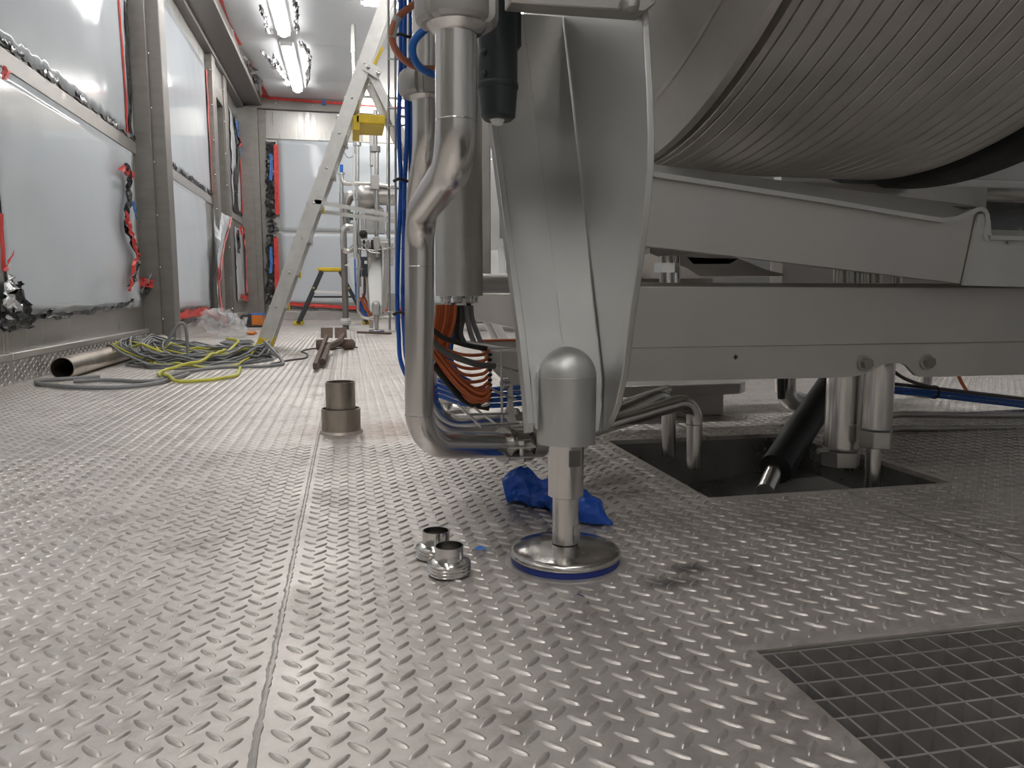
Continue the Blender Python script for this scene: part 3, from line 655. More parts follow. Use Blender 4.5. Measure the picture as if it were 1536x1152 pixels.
gus = [(940, 254), (1050, 271), (1236, 300), (1330, 316), (1395, 327), (1418, 330), (1440, 327), (1460, 318), (1475, 318), (1449, 426), (1100, 384), (940, 365)]
MB().prism([P(a_, b_, y=TY+.012) for a_, b_ in gus], (0, .02, 0)).build('tray_gusset', BEAMM, tray)
endp = [(1468, 322), (1478, 318), (1486, 330), (1487, 350), (1492, 357), (1760, 366), (1760, 436), (1445, 428)]
MB().prism([P(a_, b_, y=TY+.004) for a_, b_ in endp], (0, .006, 0)).build('end_plate', LEGM, tray)
lip = [P(1486, 353, y=TY-.004), P(1760, 361, y=TY-.004)]
MB().add([lip[0], lip[1], lip[1]+V(0, .16, .028), lip[0]+V(0, .16, .028), lip[0]+V(0, 0, -.008), lip[1]+V(0, 0, -.008), lip[1]+V(0, .16, .02), lip[0]+V(0, .16, .02)],
         [(0, 1, 2, 3), (4, 5, 1, 0), (7, 6, 5, 4), (3, 2, 6, 7), (1, 5, 6, 2), (0, 3, 7, 4)]).build('plate_lip', STEEL, tray)
c = P(1513, 364, y=TY+.002); MB().lathe([(0, 0), (.0028, 0), (.0028, .002), (0, .002)], c, (0, -1, 0), 12).build('rivet', NUTM, tray)
# the drum: axis across the room
KD = .9
DYc, DZc, DR = 1.902*KD, .42+1.563*KD, 1.232*KD
DX0, DX1 = .75*KD, 1.571*KD
dc = V(0, DYc, DZc)
drum = MB().lathe([(DR-.040, DX0-.02), (DR-.040, DX0+.026), (DR-.014, DX0+.027), (DR-.014, DX1)], dc, (1, 0, 0), 160).build('drum', DRUMM, mach, angle=40)
# end ring and dished head on the leg side
MB().lathe([(DR+.004, DX0+.006), (DR+.004, DX0-.012), (DR-.012, DX0-.018), (DR-.055, DX0-.03), (DR-.085, DX0-.05), (DR-.09, DX0-.04)], dc, (1, 0, 0), 160).build('end_ring', RINGM, drum, angle=30)
MB().lathe([(DR-.075, DX0-.046), (DR-.115, DX0-.060), (DR-.16, DX0-.09), (DR-.35, DX0-.13), (0, DX0-.17)], dc, (1, 0, 0), 120).build('drum_head', RINGM, drum, angle=40)
pitch = .0345; xr_ = DX0+.026; k = 0; gv = .0036
while xr_ < DX1-.004:
    x1_ = min(xr_+(pitch*.55 if k == 0 else pitch)-gv, DX1)
    MB().lathe([(DR-.015, xr_), (DR-.0015, xr_), (DR, xr_+.0015), (DR, x1_-.0015), (DR-.0015, x1_), (DR-.015, x1_)], dc, (1, 0, 0), 150).build('hoop', DRUMM, drum, angle=30)
    xr_ = x1_+gv; k += 1
MB().lathe([(DR-.01, DX1), (DR+.012, DX1+.004), (DR+.020, DX1+.03), (DR+.02, DX1+.11), (DR-.05, DX1+.12)], dc, (1, 0, 0), 140).build('rubber_rim', RUBBER, drum, angle=50)
MB().lathe([(DR-.05, DX1+.12), (DR-.3, DX1+.2), (0, DX1+.24)], dc, (1, 0, 0), 96).build('drum_head', BEAMM, drum)
# unseen housing over the drum, added to shade the right-hand floor
shade_body = MB().prism([(.78, -.40, 1.6), (.78, -.40, 2.8), (.78, 2.9, 2.8), (.78, 2.9, 1.6)], (1.7, 0, 0)).build('housing', LEGM, mach, bevel=.02)
# unseen cabinet added above the leg to shade it; the pipes end here
MB().box(-.06, .43, .86, 1.62, 1.08, 1.45).build('shade_cabinet', LEGM, mach, bevel=.01)
# far-side leg and rear beam so that the frame stands
make_leg(mach, (1.95, .0, 0))
for xx in (.42, 2.30): MB().box(xx, xx+.05, 1.50, 2.75, .33, .42).build('side_rail', BEAMM, mach, bevel=.003)
MB().box(.42, 2.35, 2.60, 2.72, .32, .45).build('rear_beam', BEAMM, mach, bevel=.003)
for xx in (.40, 2.28): MB().box(xx, xx+.09, 2.60, 2.75, .45, 1.8).build('rear_column', BEAMM, mach, bevel=.004)
rf = P(684, 634, z=0)
for xx in (rf.x, 2.325):
    lf = cyl((xx, 2.66, .03), (xx, 2.66, .32), .026).build('rear_foot', TUBE, mach); MB().lathe([(0, .03), (.05, .03), (.085, .015), (.085, 0), (0, 0)], (xx, 2.66, 0), n=40).build('foot_disc', DISCM, lf)
# underframe between tray and beam
ufp = [(975, 372), (1070, 372), (1060, 387), (1030, 385), (1040, 396), (1095, 396), (1108, 388), (1060, 387), (1070, 372), (1150, 405), (1178, 411), (1178, 414), (1050, 414), (1030, 402), (975, 380)]
uf = MB().prism([P(a_, b_, y=1.62) for a_, b_ in ufp], (0, .35, 0)).build('underframe_plate', BEAMM, mach)      # the inner loop is an open slot
for px, r, dy in ((1000, .016, 1.5), (1012, .012, 1.55)):
    cyl(P(px, 384, y=dy), P(px, 425, y=dy), r).build('adjuster_stud', CHROME, uf)
hexprism(P(1000, 409, y=1.5), (0, 0, 1), .026, .02).build('adjuster_nut', CHROME, uf)
MB().box(.5, 1.02, 2.0, 2.06, .42, .62).build('underframe_web', BEAMM, uf)
MB().box(1.24, 2.3, 2.0, 2.06, .42, .60).build('underframe_web', BEAMM, uf)
for px in (1262, 1287, 1312, 1345): cyl(P(px, 395, y=1.75), P(px, 428, y=1.75), .014 if px % 2 else .02).build('underframe_stud', TUBE, uf)
MB().box(.5, 1.78, 1.85, 2.5, .60, .716).build('trough', BEAMM, mach)
MB().box(1.50, 3.0, 2.45, 2.5, .45, 1.9).build('back_panel', BEAMM, mach)
# round pipe and smoked panel glimpsed past the tray
cyl(P(1425, 284, y=1.95)+V(-.16, 0, 0), P(1425, 284, y=1.95)+V(1.2, 0, 0), .034, 24).build('guide_tube', TUBE, mach)
MB().prism([P(1300, 285, y=2.12), P(1760, 300, y=2.12), P(1760, 372, y=2.12), P(1300, 372, y=2.12)], (0, .01, 0)).build('smoked_panel', GLASSD, mach)

# ---------------------------------------------------------------- pipes in and above the pit
t = thing('drain_tube', P(1040, 700, y=1.62), 'polished bent tube ending downward over the floor pit, the longer one', 'pipe')
A_ = P(806, 668, y=1.525); B_ = P(1042, 597, y=1.62)
MB().tube(fillet([A_, B_, P(1041, 700, y=1.62)], .045), .0185, 20).build('tube', TUBE, t)
MB().lathe([(.0187, 0), (.0192, .001), (.0187, .002)], P(1041, 637, y=1.62), n=24).build('weld_ring', CHROME, t)
hollow(P(1041, 702, y=1.62), (0, 0, 1), .0168, .0186, .004).build('rim', CHROME, t)
t = thing('drain_tube', P(1003, 682, y=1.80), 'polished bent tube ending downward over the floor pit, the shorter one behind', 'pipe')
MB().tube(fillet([P(830, 662, y=1.62), P(1003, 587, y=1.80), P(1003, 682, y=1.80)], .045), .0185, 20).build('tube', TUBE, t)
hollow(P(1003, 684, y=1.80), (0, 0, 1), .0168, .0186, .004).build('rim', CHROME, t)
t = thing('drain_tube', P(870, 640, y=2.0), 'polished tube running behind the two bent drain tubes', 'pipe')
MB().tube([P(840, 640, y=1.72), P(1000, 586, y=1.98)], .016, 18).build('tube', TUBE, t); hollow(P(1000, 586, y=1.98), (.8, .5, 0), .012, .0165, .004).build('rim', CHROME, t)
t = thing('standpipe', P(1261, 690, y=1.52), 'thick polished vertical cylinder with hexagon nut hanging over the pit', 'pipe')
c0 = P(1261, 690, y=1.55); ztop = .44
cyl((c0.x, 1.55, P(1261, 672, y=1.55).z), (c0.x, 1.55, ztop), .040, 32).build('body', TUBE, t)
hexprism((c0.x, 1.55, P(1261, 697, y=1.55).z), (0, 0, 1), .045, P(1261, 675, y=1.55).z-P(1261, 697, y=1.55).z).build('hexagon_nut', TUBEX, t, bevel=.0015)
MB().lathe([(.041, 0), (.041, .003)], (c0.x, 1.55, P(1261, 672, y=1.55).z), n=32).build('groove_ring', NUTM, t)
cyl((c0.x-.062, 1.55, P(1225, 677, y=1.55).z), (c0.x-.035, 1.55, P(1225, 677, y=1.55).z), .007).build('grease_nipple', NUTM, t)
t = thing('standpipe', P(1311, 732, y=1.45), 'polished vertical cylinder with hexagon nut and rod reaching into the pit', 'pipe')
c1 = P(1314, 650, y=1.47)
cyl((c1.x, 1.47, P(1314, 642, y=1.47).z), (c1.x, 1.47, ztop), .032, 32).build('body', TUBE, t)
hexprism((c1.x, 1.47, P(1314, 670, y=1.47).z), (0, 0, 1), .0365, P(1314, 645, y=1.47).z-P(1314, 670, y=1.47).z).build('hexagon_nut', TUBEX, t, bevel=.0015)
cyl((c1.x-.004, 1.47, -.11), (c1.x-.004, 1.47, P(1314, 668, y=1.47).z), .017, 28).build('rod', TUBE, t)
t = thing('drain_hose', P(1160, 715, y=1.62), 'thick dark rubber hose slanting down into the floor pit', 'hose')
h0 = P(1268, 545, y=2.05); h1 = P(1150, 730, y=1.62); 
MB().tube(smooth([P(1290, 500, y=2.10), h0, P(1205, 640, y=1.83), P(1163, 704, y=1.68)], 6), .041, 24).build('hose', RUBBER, t)
dd = (P(1160, 712, y=1.66)-P(1205, 640, y=1.83)).normalized()
cyl(P(1163, 703, y=1.68), P(1148, 738, y=1.60), .022).build('hose_tail', TUBE, t)
t = thing('chrome_elbow', P(1182, 612, y=2.30), 'shiny round elbow fitting hanging under the cross beam', 'fitting')
MB().tube(fillet([P(1180, 540, y=2.30), P(1178, 600, y=2.30), P(1215, 606, y=2.30)], .05), .034, 22).build('elbow', CHROME, t)
cyl(P(1172, 560, y=2.24), P(1172, 598, y=2.24), .012).build('valve_stem', BLACKP, t)
t = thing('support_pedestal', P(1060, 625, z=0), 'square steel pedestal with octagonal top plate behind the pit', 'pedestal')
pc = P(1045, 625, z=0); pz = P(1045, 590, y=pc.y).z; pz2 = P(1045, 574, y=pc.y).z
MB().box(pc.x-.13, pc.x+.10, pc.y, pc.y+.2, 0, pz).build('column', TUBEX, t, bevel=.004)
MB().prism([(pc.x+x, pc.y+y, pz) for x, y in ((-.30, -.05), (.13, -.05), (.18, .0), (.18, .2), (.13, .25), (-.30, .25))], (0, 0, pz2-pz)).build('top_plate', BEAMM, t, bevel=.004)
# cables and rails seen past the standpipes
for i, (ya, yb) in enumerate(((622, 624), (643, 641))):
    tag(MB().tube(smooth([P(1325, ya+6, y=1.95), P(1345, ya, y=1.95), P(1400, ya, y=1.95), P(1470, (ya+yb)/2, y=1.95), P(1700, yb, y=1.95)], 5), .0105, 14).build('service_tube', TUBEX),
        'dark thin steel tube running away under the frame, '+('upper' if i == 0 else 'lower')+' of the pair', 'pipe')
for i in range(6):
    o_ = V(0, .0068*(-1 if i % 2 == 0 else 1), .0136*(1-i//2)); top_ = i in (0, 1)
    pth = [(1325, 580), (1350, 583), (1400, 588), (1460, 595), (1536, 604), (1640, 618)] if i != 0 else [(1325, 552), (1352, 572), (1385, 584), (1410, 589), (1460, 595), (1536, 604), (1640, 618)]
    tag(MB().tube(smooth([P(a_, b_, y=2.25)+o_ for a_, b_ in pth], 6), .0064, 10).build('service_cable', DGREYC if top_ else BLUE),
        ('black' if top_ else 'blue')+' cable in the tied bundle beyond the standpipes', 'cable', ('black' if top_ else 'blue')+' cables beyond the standpipes')
tag(ring(P(1400, 588, y=2.25), (1, 0, -.1), .0206, .0240, .008, 20).build('cable_tie', RUBBER), 'black cable tie around the blue bundle beyond the standpipes', 'cable tie')
tag(MB().tube(smooth([P(1436, 560, y=2.5), P(1446, 580, y=2.5), P(1462, 600, y=2.5), P(1485, 612, y=2.5), P(1520, 610, y=2.5), P(1560, 592, y=2.5)], 6), .0065, 10).build('service_cable', ORANGE), 'single brown red cable drooping behind the blue bundle', 'cable')

# ================================================================== FLOOR GRATE
gt = thing('floor_grate', ((GRT[0]+GRT[1])/2, (GRT[2]+GRT[3])/2, -.04), 'square mesh steel floor grate let into the checker plate', 'grate')
ztop, zbot = -.004, -.036
cell = .0345
x = GRT[0]+.004; i = 0
proto = MB().box(-.0015, .0015, GRT[2]+.004-ORG[gt].y, GRT[3]-.004-ORG[gt].y, zbot-ORG[gt].z, ztop-ORG[gt].z)
me_l = bpy.data.meshes.new('bearing_bar'); me_l.from_pydata([tuple(q) for q in proto.v], [], proto.f); me_l.materials.append(GRATEM)
proto = MB().box(GRT[0]+.002-ORG[gt].x, GRT[1]-.002-ORG[gt].x, -.0015, .0015, zbot-ORG[gt].z, ztop-ORG[gt].z)
me_c = bpy.data.meshes.new('cross_bar'); me_c.from_pydata([tuple(q) for q in proto.v], [], proto.f); me_c.materials.append(GRATEM)
while x < GRT[1]-.003:
    o = bpy.data.objects.new('bearing_bar', me_l); COL.objects.link(o); o.parent = gt; o.location = (x+.016-ORG[gt].x, 0, 0); x += cell
y = GRT[3]-.005
while y > GRT[2]+.003:
    o = bpy.data.objects.new('cross_bar', me_c); COL.objects.link(o); o.parent = gt; o.location = (0, y-ORG[gt].y, .0004); y -= cell
MB().box(GRT[0], GRT[1], GRT[2], GRT[3], -.085, -.075).build('grate_pan', PANM, fl)
MB().box(GRT[0]+.002, GRT[0]+.005, GRT[2]+.004, GRT[3]-.004, zbot, ztop).build('edge_bar', STEEL, gt)

# ================================================================== SMALL THINGS ON THE FLOOR
def liner(px, py, z, tilt, label):
    c = P(px, py, z=0)+V(0, .03, 0); t_ = thing('threaded_liner', (c.x, c.y, 0), label, 'fitting', None)
    ax = V(*tilt, 1).normalized()
    prof = [(.0215, .0)]; 
    base = [(.022, .002), (.030, .002), (.0325, .004)]
    for k in range(3): base += [(.0325, .0045+k*.0052), (.0305, .006+k*.0052), (.0305, .0075+k*.0052), (.0325, .009+k*.0052)]
    base += [(.031, .0215), (.026, .0235), (.0225, .0245), (.0215, .0265), (.0215, .0445), (.0198, .0445), (.0198, .002)]
    MB().lathe(base, V(c.x, c.y, z), ax, 40).build('threaded_ring', CHROME, t_, angle=30)
    return t_
liner(678, 872, 0, (0, 0), 'threaded steel pipe liner standing whole on the tread plate near the foot')
liner(657, 846, 0, (.02, .02), 'threaded steel pipe liner half hidden behind the other one')
t = thing('pipe_stub', P(512, 640, z=0), 'short steel pipe stub inside a wider collar, welded upright on the floor', 'pipe')
sc = P(512, 653, z=0)+V(0, .055, 0); sc.z = 0
hollow(sc, (0, 0, 1), .0555, .0585, .074, 40).build('collar', RUSTY, t); hollow(sc, (0, 0, 1), .0415, .0440, .155, 40).build('inner_pipe', RUSTY, t)
MB().lathe([(.0585, .0), (.066, .0), (.064, .004), (.0585, .008)], sc, n=40).build('weld_bead', LUG, t)
MB().lathe([(.044, .066), (.0555, .066)], sc, n=40).build('filler_ring', RUST, t)
# blue plastic bag
from mathutils import noise as mnoise
def bag_part(path, radii, seed, n=14, per=5, squash=.7, amp=.3):
    r = random.Random(seed); pts = smooth(path, per); rad = np.interp(np.linspace(0, 1, len(pts)), np.linspace(0, 1, len(radii)), radii); mb = MB(); vs = []
    for i, p in enumerate(pts):
        t_ = (pts[min(i+1, len(pts)-1)]-pts[max(i-1, 0)]).normalized(); u = t_.cross(V(0, 0, 1)).normalized(); v = u.cross(t_)
        for k in range(n):
            a_ = 2*PI*k/n; q0 = p+u*math.cos(a_)*rad[i]+v*math.sin(a_)*rad[i]*squash
            f = abs(mnoise.noise(q0*17+V(seed, 0, 0)))*1.7 + abs(mnoise.noise(q0*42+V(0, seed, 0)))*.7 + r.uniform(0, .05)
            w_ = p+(q0-p)*(1+amp*(.5-f)*1.6); w_.z = max(w_.z, .004+r.uniform(0, .002)); vs.append(w_)
    m_ = len(pts)
    return mb.add(vs, [(i*n+k, i*n+(k+1) % n, (i+1)*n+(k+1) % n, (i+1)*n+k) for i in range(m_-1) for k in range(n)]+[tuple(range(n-1, -1, -1)), tuple((m_-1)*n+k for k in range(n))])
bagp = [(760, 757, .022), (780, 757, .028), (812, 758, .027), (842, 766, .022), (872, 778, .017), (900, 788, .010), (921, 794, .006)]
bpts = [V(P(a_, b_, z=0).x, P(a_, b_, z=0).y+.012, z_) for a_, b_, z_ in bagp]
bg = tag(bag_part(bpts, [.030, .043, .042, .034, .034, .024, .006], 5, 60, 20, .9, .38).build('plastic_bag', BAG, angle=50), 'crumpled blue plastic bag on the floor behind the foot', 'bag')
sp = P(721, 828, z=0)
tag(bag_part([sp+V(-.009, 0, .004), sp+V(0, .004, .006), sp+V(.009, -.003, .004)], [.003, .006, .003], 9, 8, 4, .5).build('plastic_scrap', BLUEL, angle=20), 'tiny torn blue plastic scrap beside the threaded liners', 'scrap')
for (a_, b_), L_, an, lab in (((868, 893), .020, -1.0, 'blue pen tick drawn on the plate before the foot'), ((880, 905), .008, -.9, 'tiny blue pen dot drawn on the plate before the foot')):
    c = P(a_, b_, z=0); dv = V(math.cos(an), math.sin(an), 0)
    tag(MB().bar(c-dv*L_/2+V(0, 0, .0012), c+dv*L_/2+V(0, 0, .0012), .0014, .0008).build('pen_mark', GASK), lab, 'mark')

# ================================================================== PIPES, CABLES AND HOSES LEFT OF THE LEG
def union_nut(parent, c, axis, R, H, slots=4, m=None, phase=.92):
    """slotted union nut: lobed ring with four notches and a tapered collar"""
    n = 96; c = Vector(c); ax = Vector(axis).normalized(); u = V(1, 0, 0); v = V(0, 1, 0); vs = []
    prof = [(.60, .0), (.86, .0), (.97, .10), (1.0, .22), (1.0, .78), (.97, .9), (.9, 1.0), (.6, 1.0)]
    for r_, h in prof:
        for k in range(n):
            a_ = 2*PI*k/n; s_ = ((a_+phase)*slots/(2*PI)) % 1; notch = .13 if (r_ > .8 and s_ < .17) else 0
            vs.append(c+ax*(h*H)+(u*math.cos(a_)+v*math.sin(a_))*R*(r_-notch))
    m_ = len(prof)
    return MB().add(vs, [(j*n+k, j*n+(k+1) % n, ((j+1) % m_)*n+(k+1) % n, ((j+1) % m_)*n+k) for j in range(m_) for k in range(n)]).build('union_nut', m or NUTM, parent, angle=30)
def pipe(name, pix, r, label, rad=.05, m=None, welds=(), cat='pipe', n=28):
    pts = [P(a_, b_, y=c_) for a_, b_, c_ in pix]; pts[0].z = 1.082          # up to the added shade cabinet
    t_ = thing(name, pts[-1], label, cat)
    MB().tube(fillet(pts, rad, 9), r, n).build('tube', m or TUBE, t_, angle=50)
    return t_
# front pipe: drops from the nut, jogs back and left, runs down and turns right under the leg
p1 = pipe('supply_pipe', [(686, -140, .985), (684, 245, .985), (629, 322, 1.36), (629, 668, 1.36), (775, 667, 1.50), (812, 668, 1.53)], .0262, 'front polished pipe with large slotted nut, bending right along the floor', [.06, .07, .075, .1])
pu = P(685, 42, y=.985)
union_nut(p1, (P(685, 20, y=.985).x, .985, P(685, 40, y=.985).z), (0, 0, 1), .0525, .045)
MB().lathe([(.0262, -.006), (.031, -.004), (.040, .006), (.040, .010), (.0262, .010)], (P(685, 42, y=.985).x, .985, P(685, 45, y=.985).z), n=40).build('nut_collar', TUBE, p1)
for px, py, yy, ax in ((629, 400, 1.36, (0, 0, 1)), (629, 622, 1.36, (0, 0, 1)), (690, 668, 1.415, (1, .95, 0)), (684, 182, .985, (0, 0, 1))):
    MB().lathe([(.0262, -.0012), (.0266, 0), (.0262, .0012)], P(px, py, y=yy), ax, 32).build('weld_ring', CHROME, p1)
# rear pipe: the same run behind it
p2 = pipe('supply_pipe', [(640, -60, 1.45), (640, 230, 1.45), (627, 300, 1.66), (642, 640, 1.66), (775, 634, 1.72), (820, 634, 1.74)], .0262, 'rear polished pipe with slotted nut, running behind the front pipe', [.06, .07, .075, .1])
union_nut(p2, (P(640, 132, y=1.45).x, 1.45, P(640, 146, y=1.45).z), (0, 0, 1), .0515, .043, phase=.48)
MB().lathe([(.0262, -.004), (.030, -.002), (.036, .008), (.0262, .010)], (P(640, 147, y=1.45).x, 1.45, P(640, 149, y=1.45).z), n=36).build('nut_collar', TUBE, p2)
# pipe clamp under the leg
cc = P(772, 667, y=1.495); ax = (P(812, 668, y=1.53)-P(690, 667, y=1.42)).normalized()
t = thing('pipe_clamp', (cc.x, cc.y, cc.z), 'bolted two-part clamp around the floor pipe beside the leg', 'clamp')
ring(cc-ax*.016, ax, .0265, .0335, .032, 30).build('clamp_ring', CHROME, t)
ring(cc-ax*.034, ax, .0265, .0360, .006, 30).build('clamp_flange', CHROME, t); ring(cc+ax*.028, ax, .0265, .0360, .006, 30).build('clamp_flange', CHROME, t)
fd = V(0, -1, 0)
for dz in (.006, -.014): MB().box(cc.x-.026, cc.x+.03, cc.y-.062, cc.y-.02, cc.z+dz-.0015, cc.z+dz+.0015).build('clamp_ear', STEEL, t)
cyl(cc+V(.004, -.046, -.030), cc+V(.004, -.046, .014), .0055).build('clamp_screw', TUBE, t); hexprism(cc+V(.004, -.046, .010), (0, 0, 1), .010, .008).build('screw_head', TUBE, t)
hexprism(cc+V(.004, -.046, -.026), (0, 0, 1), .010, .008).build('screw_nut', TUBE, t)
# second clamp on the rear pipe
cc2 = P(768, 634, y=1.715); t = thing('pipe_clamp', (cc2.x, cc2.y, cc2.z), 'clamp around the rear floor pipe, partly hidden by the front one', 'clamp')
ring(cc2-V(.015, 0, 0), (1, .1, 0), .0265, .034, .03, 28).build('clamp_ring', CHROME, t); hexprism(cc2+V(0, -.03, .026), (0, 0, 1), .009, .012).build('screw_head', TUBE, t)
# cable duct: wide round column with glands in its open foot
dcx = P(688, 300, y=1.56).x; dz0 = P(688, 444, y=1.56).z
t = thing('cable_duct', (dcx, 1.56, dz0), 'wide satin steel column with cable glands in its lower end', 'duct')
hollow((dcx, 1.56, dz0), (0, 0, 1), .0455, .0485, 1.082-dz0, 48).build('column', STEEL, t)
MB().lathe([(0, .006), (.046, .006), (.046, .002)], (dcx, 1.56, dz0), n=40).build('gland_plate', STEEL, t)
gl_pos = []
for i in range(9):
    a_ = 2*PI*i/9+.2; rr = .033 if i else .0
    q = V(dcx+rr*math.cos(a_), 1.56+rr*math.sin(a_), dz0+.004); gl_pos.append(q)
    g = MB().lathe([(.0085, 0), (.0085, -.008), (.007, -.009), (.007, -.016), (.005, -.019)], q, n=8).build('cable_gland', CHROME, t, angle=20)
# black actuator with white tip
ac = P(747, 100, y=1.13); t = thing('actuator', (ac.x, ac.y, P(747, 185, y=1.13).z), 'black cylindrical actuator with a white lamp tip in front of the leg', 'actuator')
z0 = P(747, 181, y=1.13).z; zr = P(747, 133, y=1.13).z
MB().lathe([(0, z0+.001), (.020, z0), (.0255, z0+.005), (.0285, zr), (.0285, 1.082), (0, 1.082)], (ac.x, ac.y, 0), n=40).build('body', BLACKP, t)
MB().lathe([(.0287, zr-.002), (.0298, zr), (.0298, zr+.006), (.0287, zr+.008)], (ac.x, ac.y, 0), n=40).build('ridge', BLACKP, t)
MB().lathe([(.0, z0-.009), (.007, z0-.007), (.0105, z0-.001), (.0105, z0+.004)], (ac.x-.002, ac.y-.004, 0), n=20).build('lamp_tip', WHITEP, t)
for k, py in enumerate((80, 112)): MB().lathe([(0, 0), (.005, 0), (.005, .004), (0, .006)], V(ac.x-.022, ac.y-.016, P(720, py, y=1.12).z), (-.8, -.6, 0), 10).build('screw', BLACKP, t)
MB().prism([(ac.x+.024, ac.y-.012, z0+.10), (ac.x+.033, ac.y-.008, z0+.105), (ac.x+.033, ac.y-.008, z0+.3), (ac.x+.024, ac.y-.012, z0+.3)], (0, .02, 0)).build('side_rib', BLACKP, t)
# hose loops by the nuts
def hose(name, pix, r, m, label, cat='cable', group=None, n=10, per=8):
    return tag(MB().tube(smooth([P(a_, b_, y=c_) for a_, b_, c_ in pix], per), r, n).build(name, m, angle=60), label, cat, group)
oh = hose('air_hose', [(665, -18, 1.22), (628, 2, 1.21), (596, 28, 1.2), (588, 58, 1.2), (602, 86, 1.22), (630, 102, 1.26), (668, 102, 1.30)], .0052, ORANGEH, 'looping orange air hose beside the big pipe nut', 'hose')
sl = [P(a_, b_, y=1.2) for a_, b_ in ((597, 26), (591, 40), (588, 57))]
MB().tube(smooth(sl, 5), .0062, 12).build('label_sleeve', CLEARF, oh)
hose('air_hose', [(668, 22, 1.16), (640, 42, 1.16), (621, 62, 1.16), (620, 84, 1.17), (634, 104, 1.2), (665, 116, 1.25)], .0058, BLUEL, 'looping bright blue air hose beside the big pipe nut', 'hose')
# wire cable tray standing on edge, with blue hoses tied to it
TYy = 1.80
wt = thing('wire_tray', P(590, 500, y=TYy), 'vertical steel wire tray carrying the blue hoses', 'cable tray')
for px in (582.5, 592.5, 613): 
    MB().tube([P(px, -30, y=TYy if px != 592.5 else TYy-.03), P(px+1, 300, y=TYy if px != 592.5 else TYy-.03), P(px+2, 495, y=TYy if px != 592.5 else TYy-.03)], .0026 if px < 600 else .0022, 8).build('long_wire', STEEL, wt)
for py in (88, 162, 188, 282, 372, 468):
    MB().tube([P(582, py, y=TYy), P(592, py+1, y=TYy-.03), P(616, py-1, y=TYy-.02)], .0022, 8).build('cross_wire', STEEL, wt)
hx = [600, 608.5, 616, 620]
for i, px in enumerate(hx):
    yy = TYy-.045-.012*(i % 2); yb_ = 1.762-.012*(i % 2); j_ = 3-i          # the outermost hose hangs lowest
    w_ = [1.5, -1.8, 1, 1.5][i]
    hose('blue_hose', [(px, -40, yy), (px+w_, 80, yy), (px-w_*1.2, 190, yy), (px+w_, 280, yy), (px-3, 380, yy), (px-4, 450, yy), (px-2, 500, yb_), (px+2, 533+4*j_, yb_), (633-3.5*j_, 556+8*j_, yb_), (662, 572+7.6*j_, 1.735), (695, 582+8*j_, 1.63), (738, 584+8.2*j_, 1.545), (790, 580+8.2*j_, 1.66)], .0052, BLUE,
         'blue hose tied along the vertical wire tray and sweeping under the orange cables', 'hose', 'blue hoses on the wire tray', 10, 6)
for k, py in enumerate((53, 270, 470)):
    tag(MB().tube(smooth([P(590, py+2, y=TYy-.08), P(600, py-2, y=TYy-.085), P(612, py+2, y=TYy-.08), P(622, py-1, y=TYy-.07)], 4), .0034, 8).build('cable_tie', RUBBER),
        ('black tie around the blue hoses level with the pipe nuts', 'black tie around the blue hoses at the height of the pipe bend', 'black tie around the blue hoses at their lower end')[k], 'cable tie')
# cable fan below the duct
for i in range(7):          # dropping from the glands and passing behind the front pipe
    yo = 1.525+.011*(i % 3)
    tag(MB().tube(smooth([P(656+4.6*i, 457, y=yo), P(654+4.6*i, 480, y=yo), P(649+4.4*i, 505, y=yo), P(640+4.2*i, 530+2*i, y=yo)], 6), .0036, 9).build('orange_cable', ORANGE, angle=60),
        'orange cable hanging from the duct glands behind the front pipe', 'cable', 'orange cables dropping from the duct')
for i in range(8):          # sagging arcs that end at the clips of the basket
    f = i/7; a0 = (652+34*f, 516+66*f); e0 = (734, 528+66*f)
    sag = 9+5*f; mx = (a0[0]+e0[0])/2
    pts = [(a0[0]-10*(1-f), a0[1]-10, 1.50), (a0[0], a0[1], 1.49), (mx-4, (a0[1]+e0[1])/2+sag, 1.47-.004*i), (e0[0]-12, e0[1]+sag*.45, 1.455), (e0[0], e0[1]-3, 1.45)]
    tag(MB().tube(smooth([P(*q[:2], y=q[2]) for q in pts], 8), .0034, 9).build('orange_cable', ORANGE, angle=60),
        'orange cable sagging in an open arc to the basket clips', 'cable', 'orange arcs in the wire basket')
for i in range(5):          # outer sweep
    d = i*4.6; yo = -.0072*(i % 2)
    tag(MB().tube(smooth([P(646, 508+d, y=1.455+yo), P(662, 532+d, y=1.448+yo), P(686, 562+d*.95, y=1.438+yo), P(710, 582+d*.9, y=1.430+yo), P(726, 586+d*.9, y=1.426+yo), P(735, 578+d*.9, y=1.424+yo)], 8), .0032, 9).build('orange_cable', ORANGE, angle=60),
        'orange cable in the outer sweep under the arcs', 'cable', 'orange cables in the outer sweep')
for i in range(4):
    o_ = V(.0053*(1 if i % 2 else -1), .0055*(1 if i < 2 else -1), .0053*(1 if i % 2 else -1))
    tag(MB().tube(smooth([P(a_, b_, y=c_)+o_ for a_, b_, c_ in ((676, 458, 1.60), (676, 500, 1.60), (672, 540, 1.59), (686, 566, 1.575), (703, 577, 1.565))], 7), .0045, 9).build('blue_cable', BLUE, angle=60), 'blue cable dropping from the duct behind the orange fan', 'cable', 'blue cables from the duct')
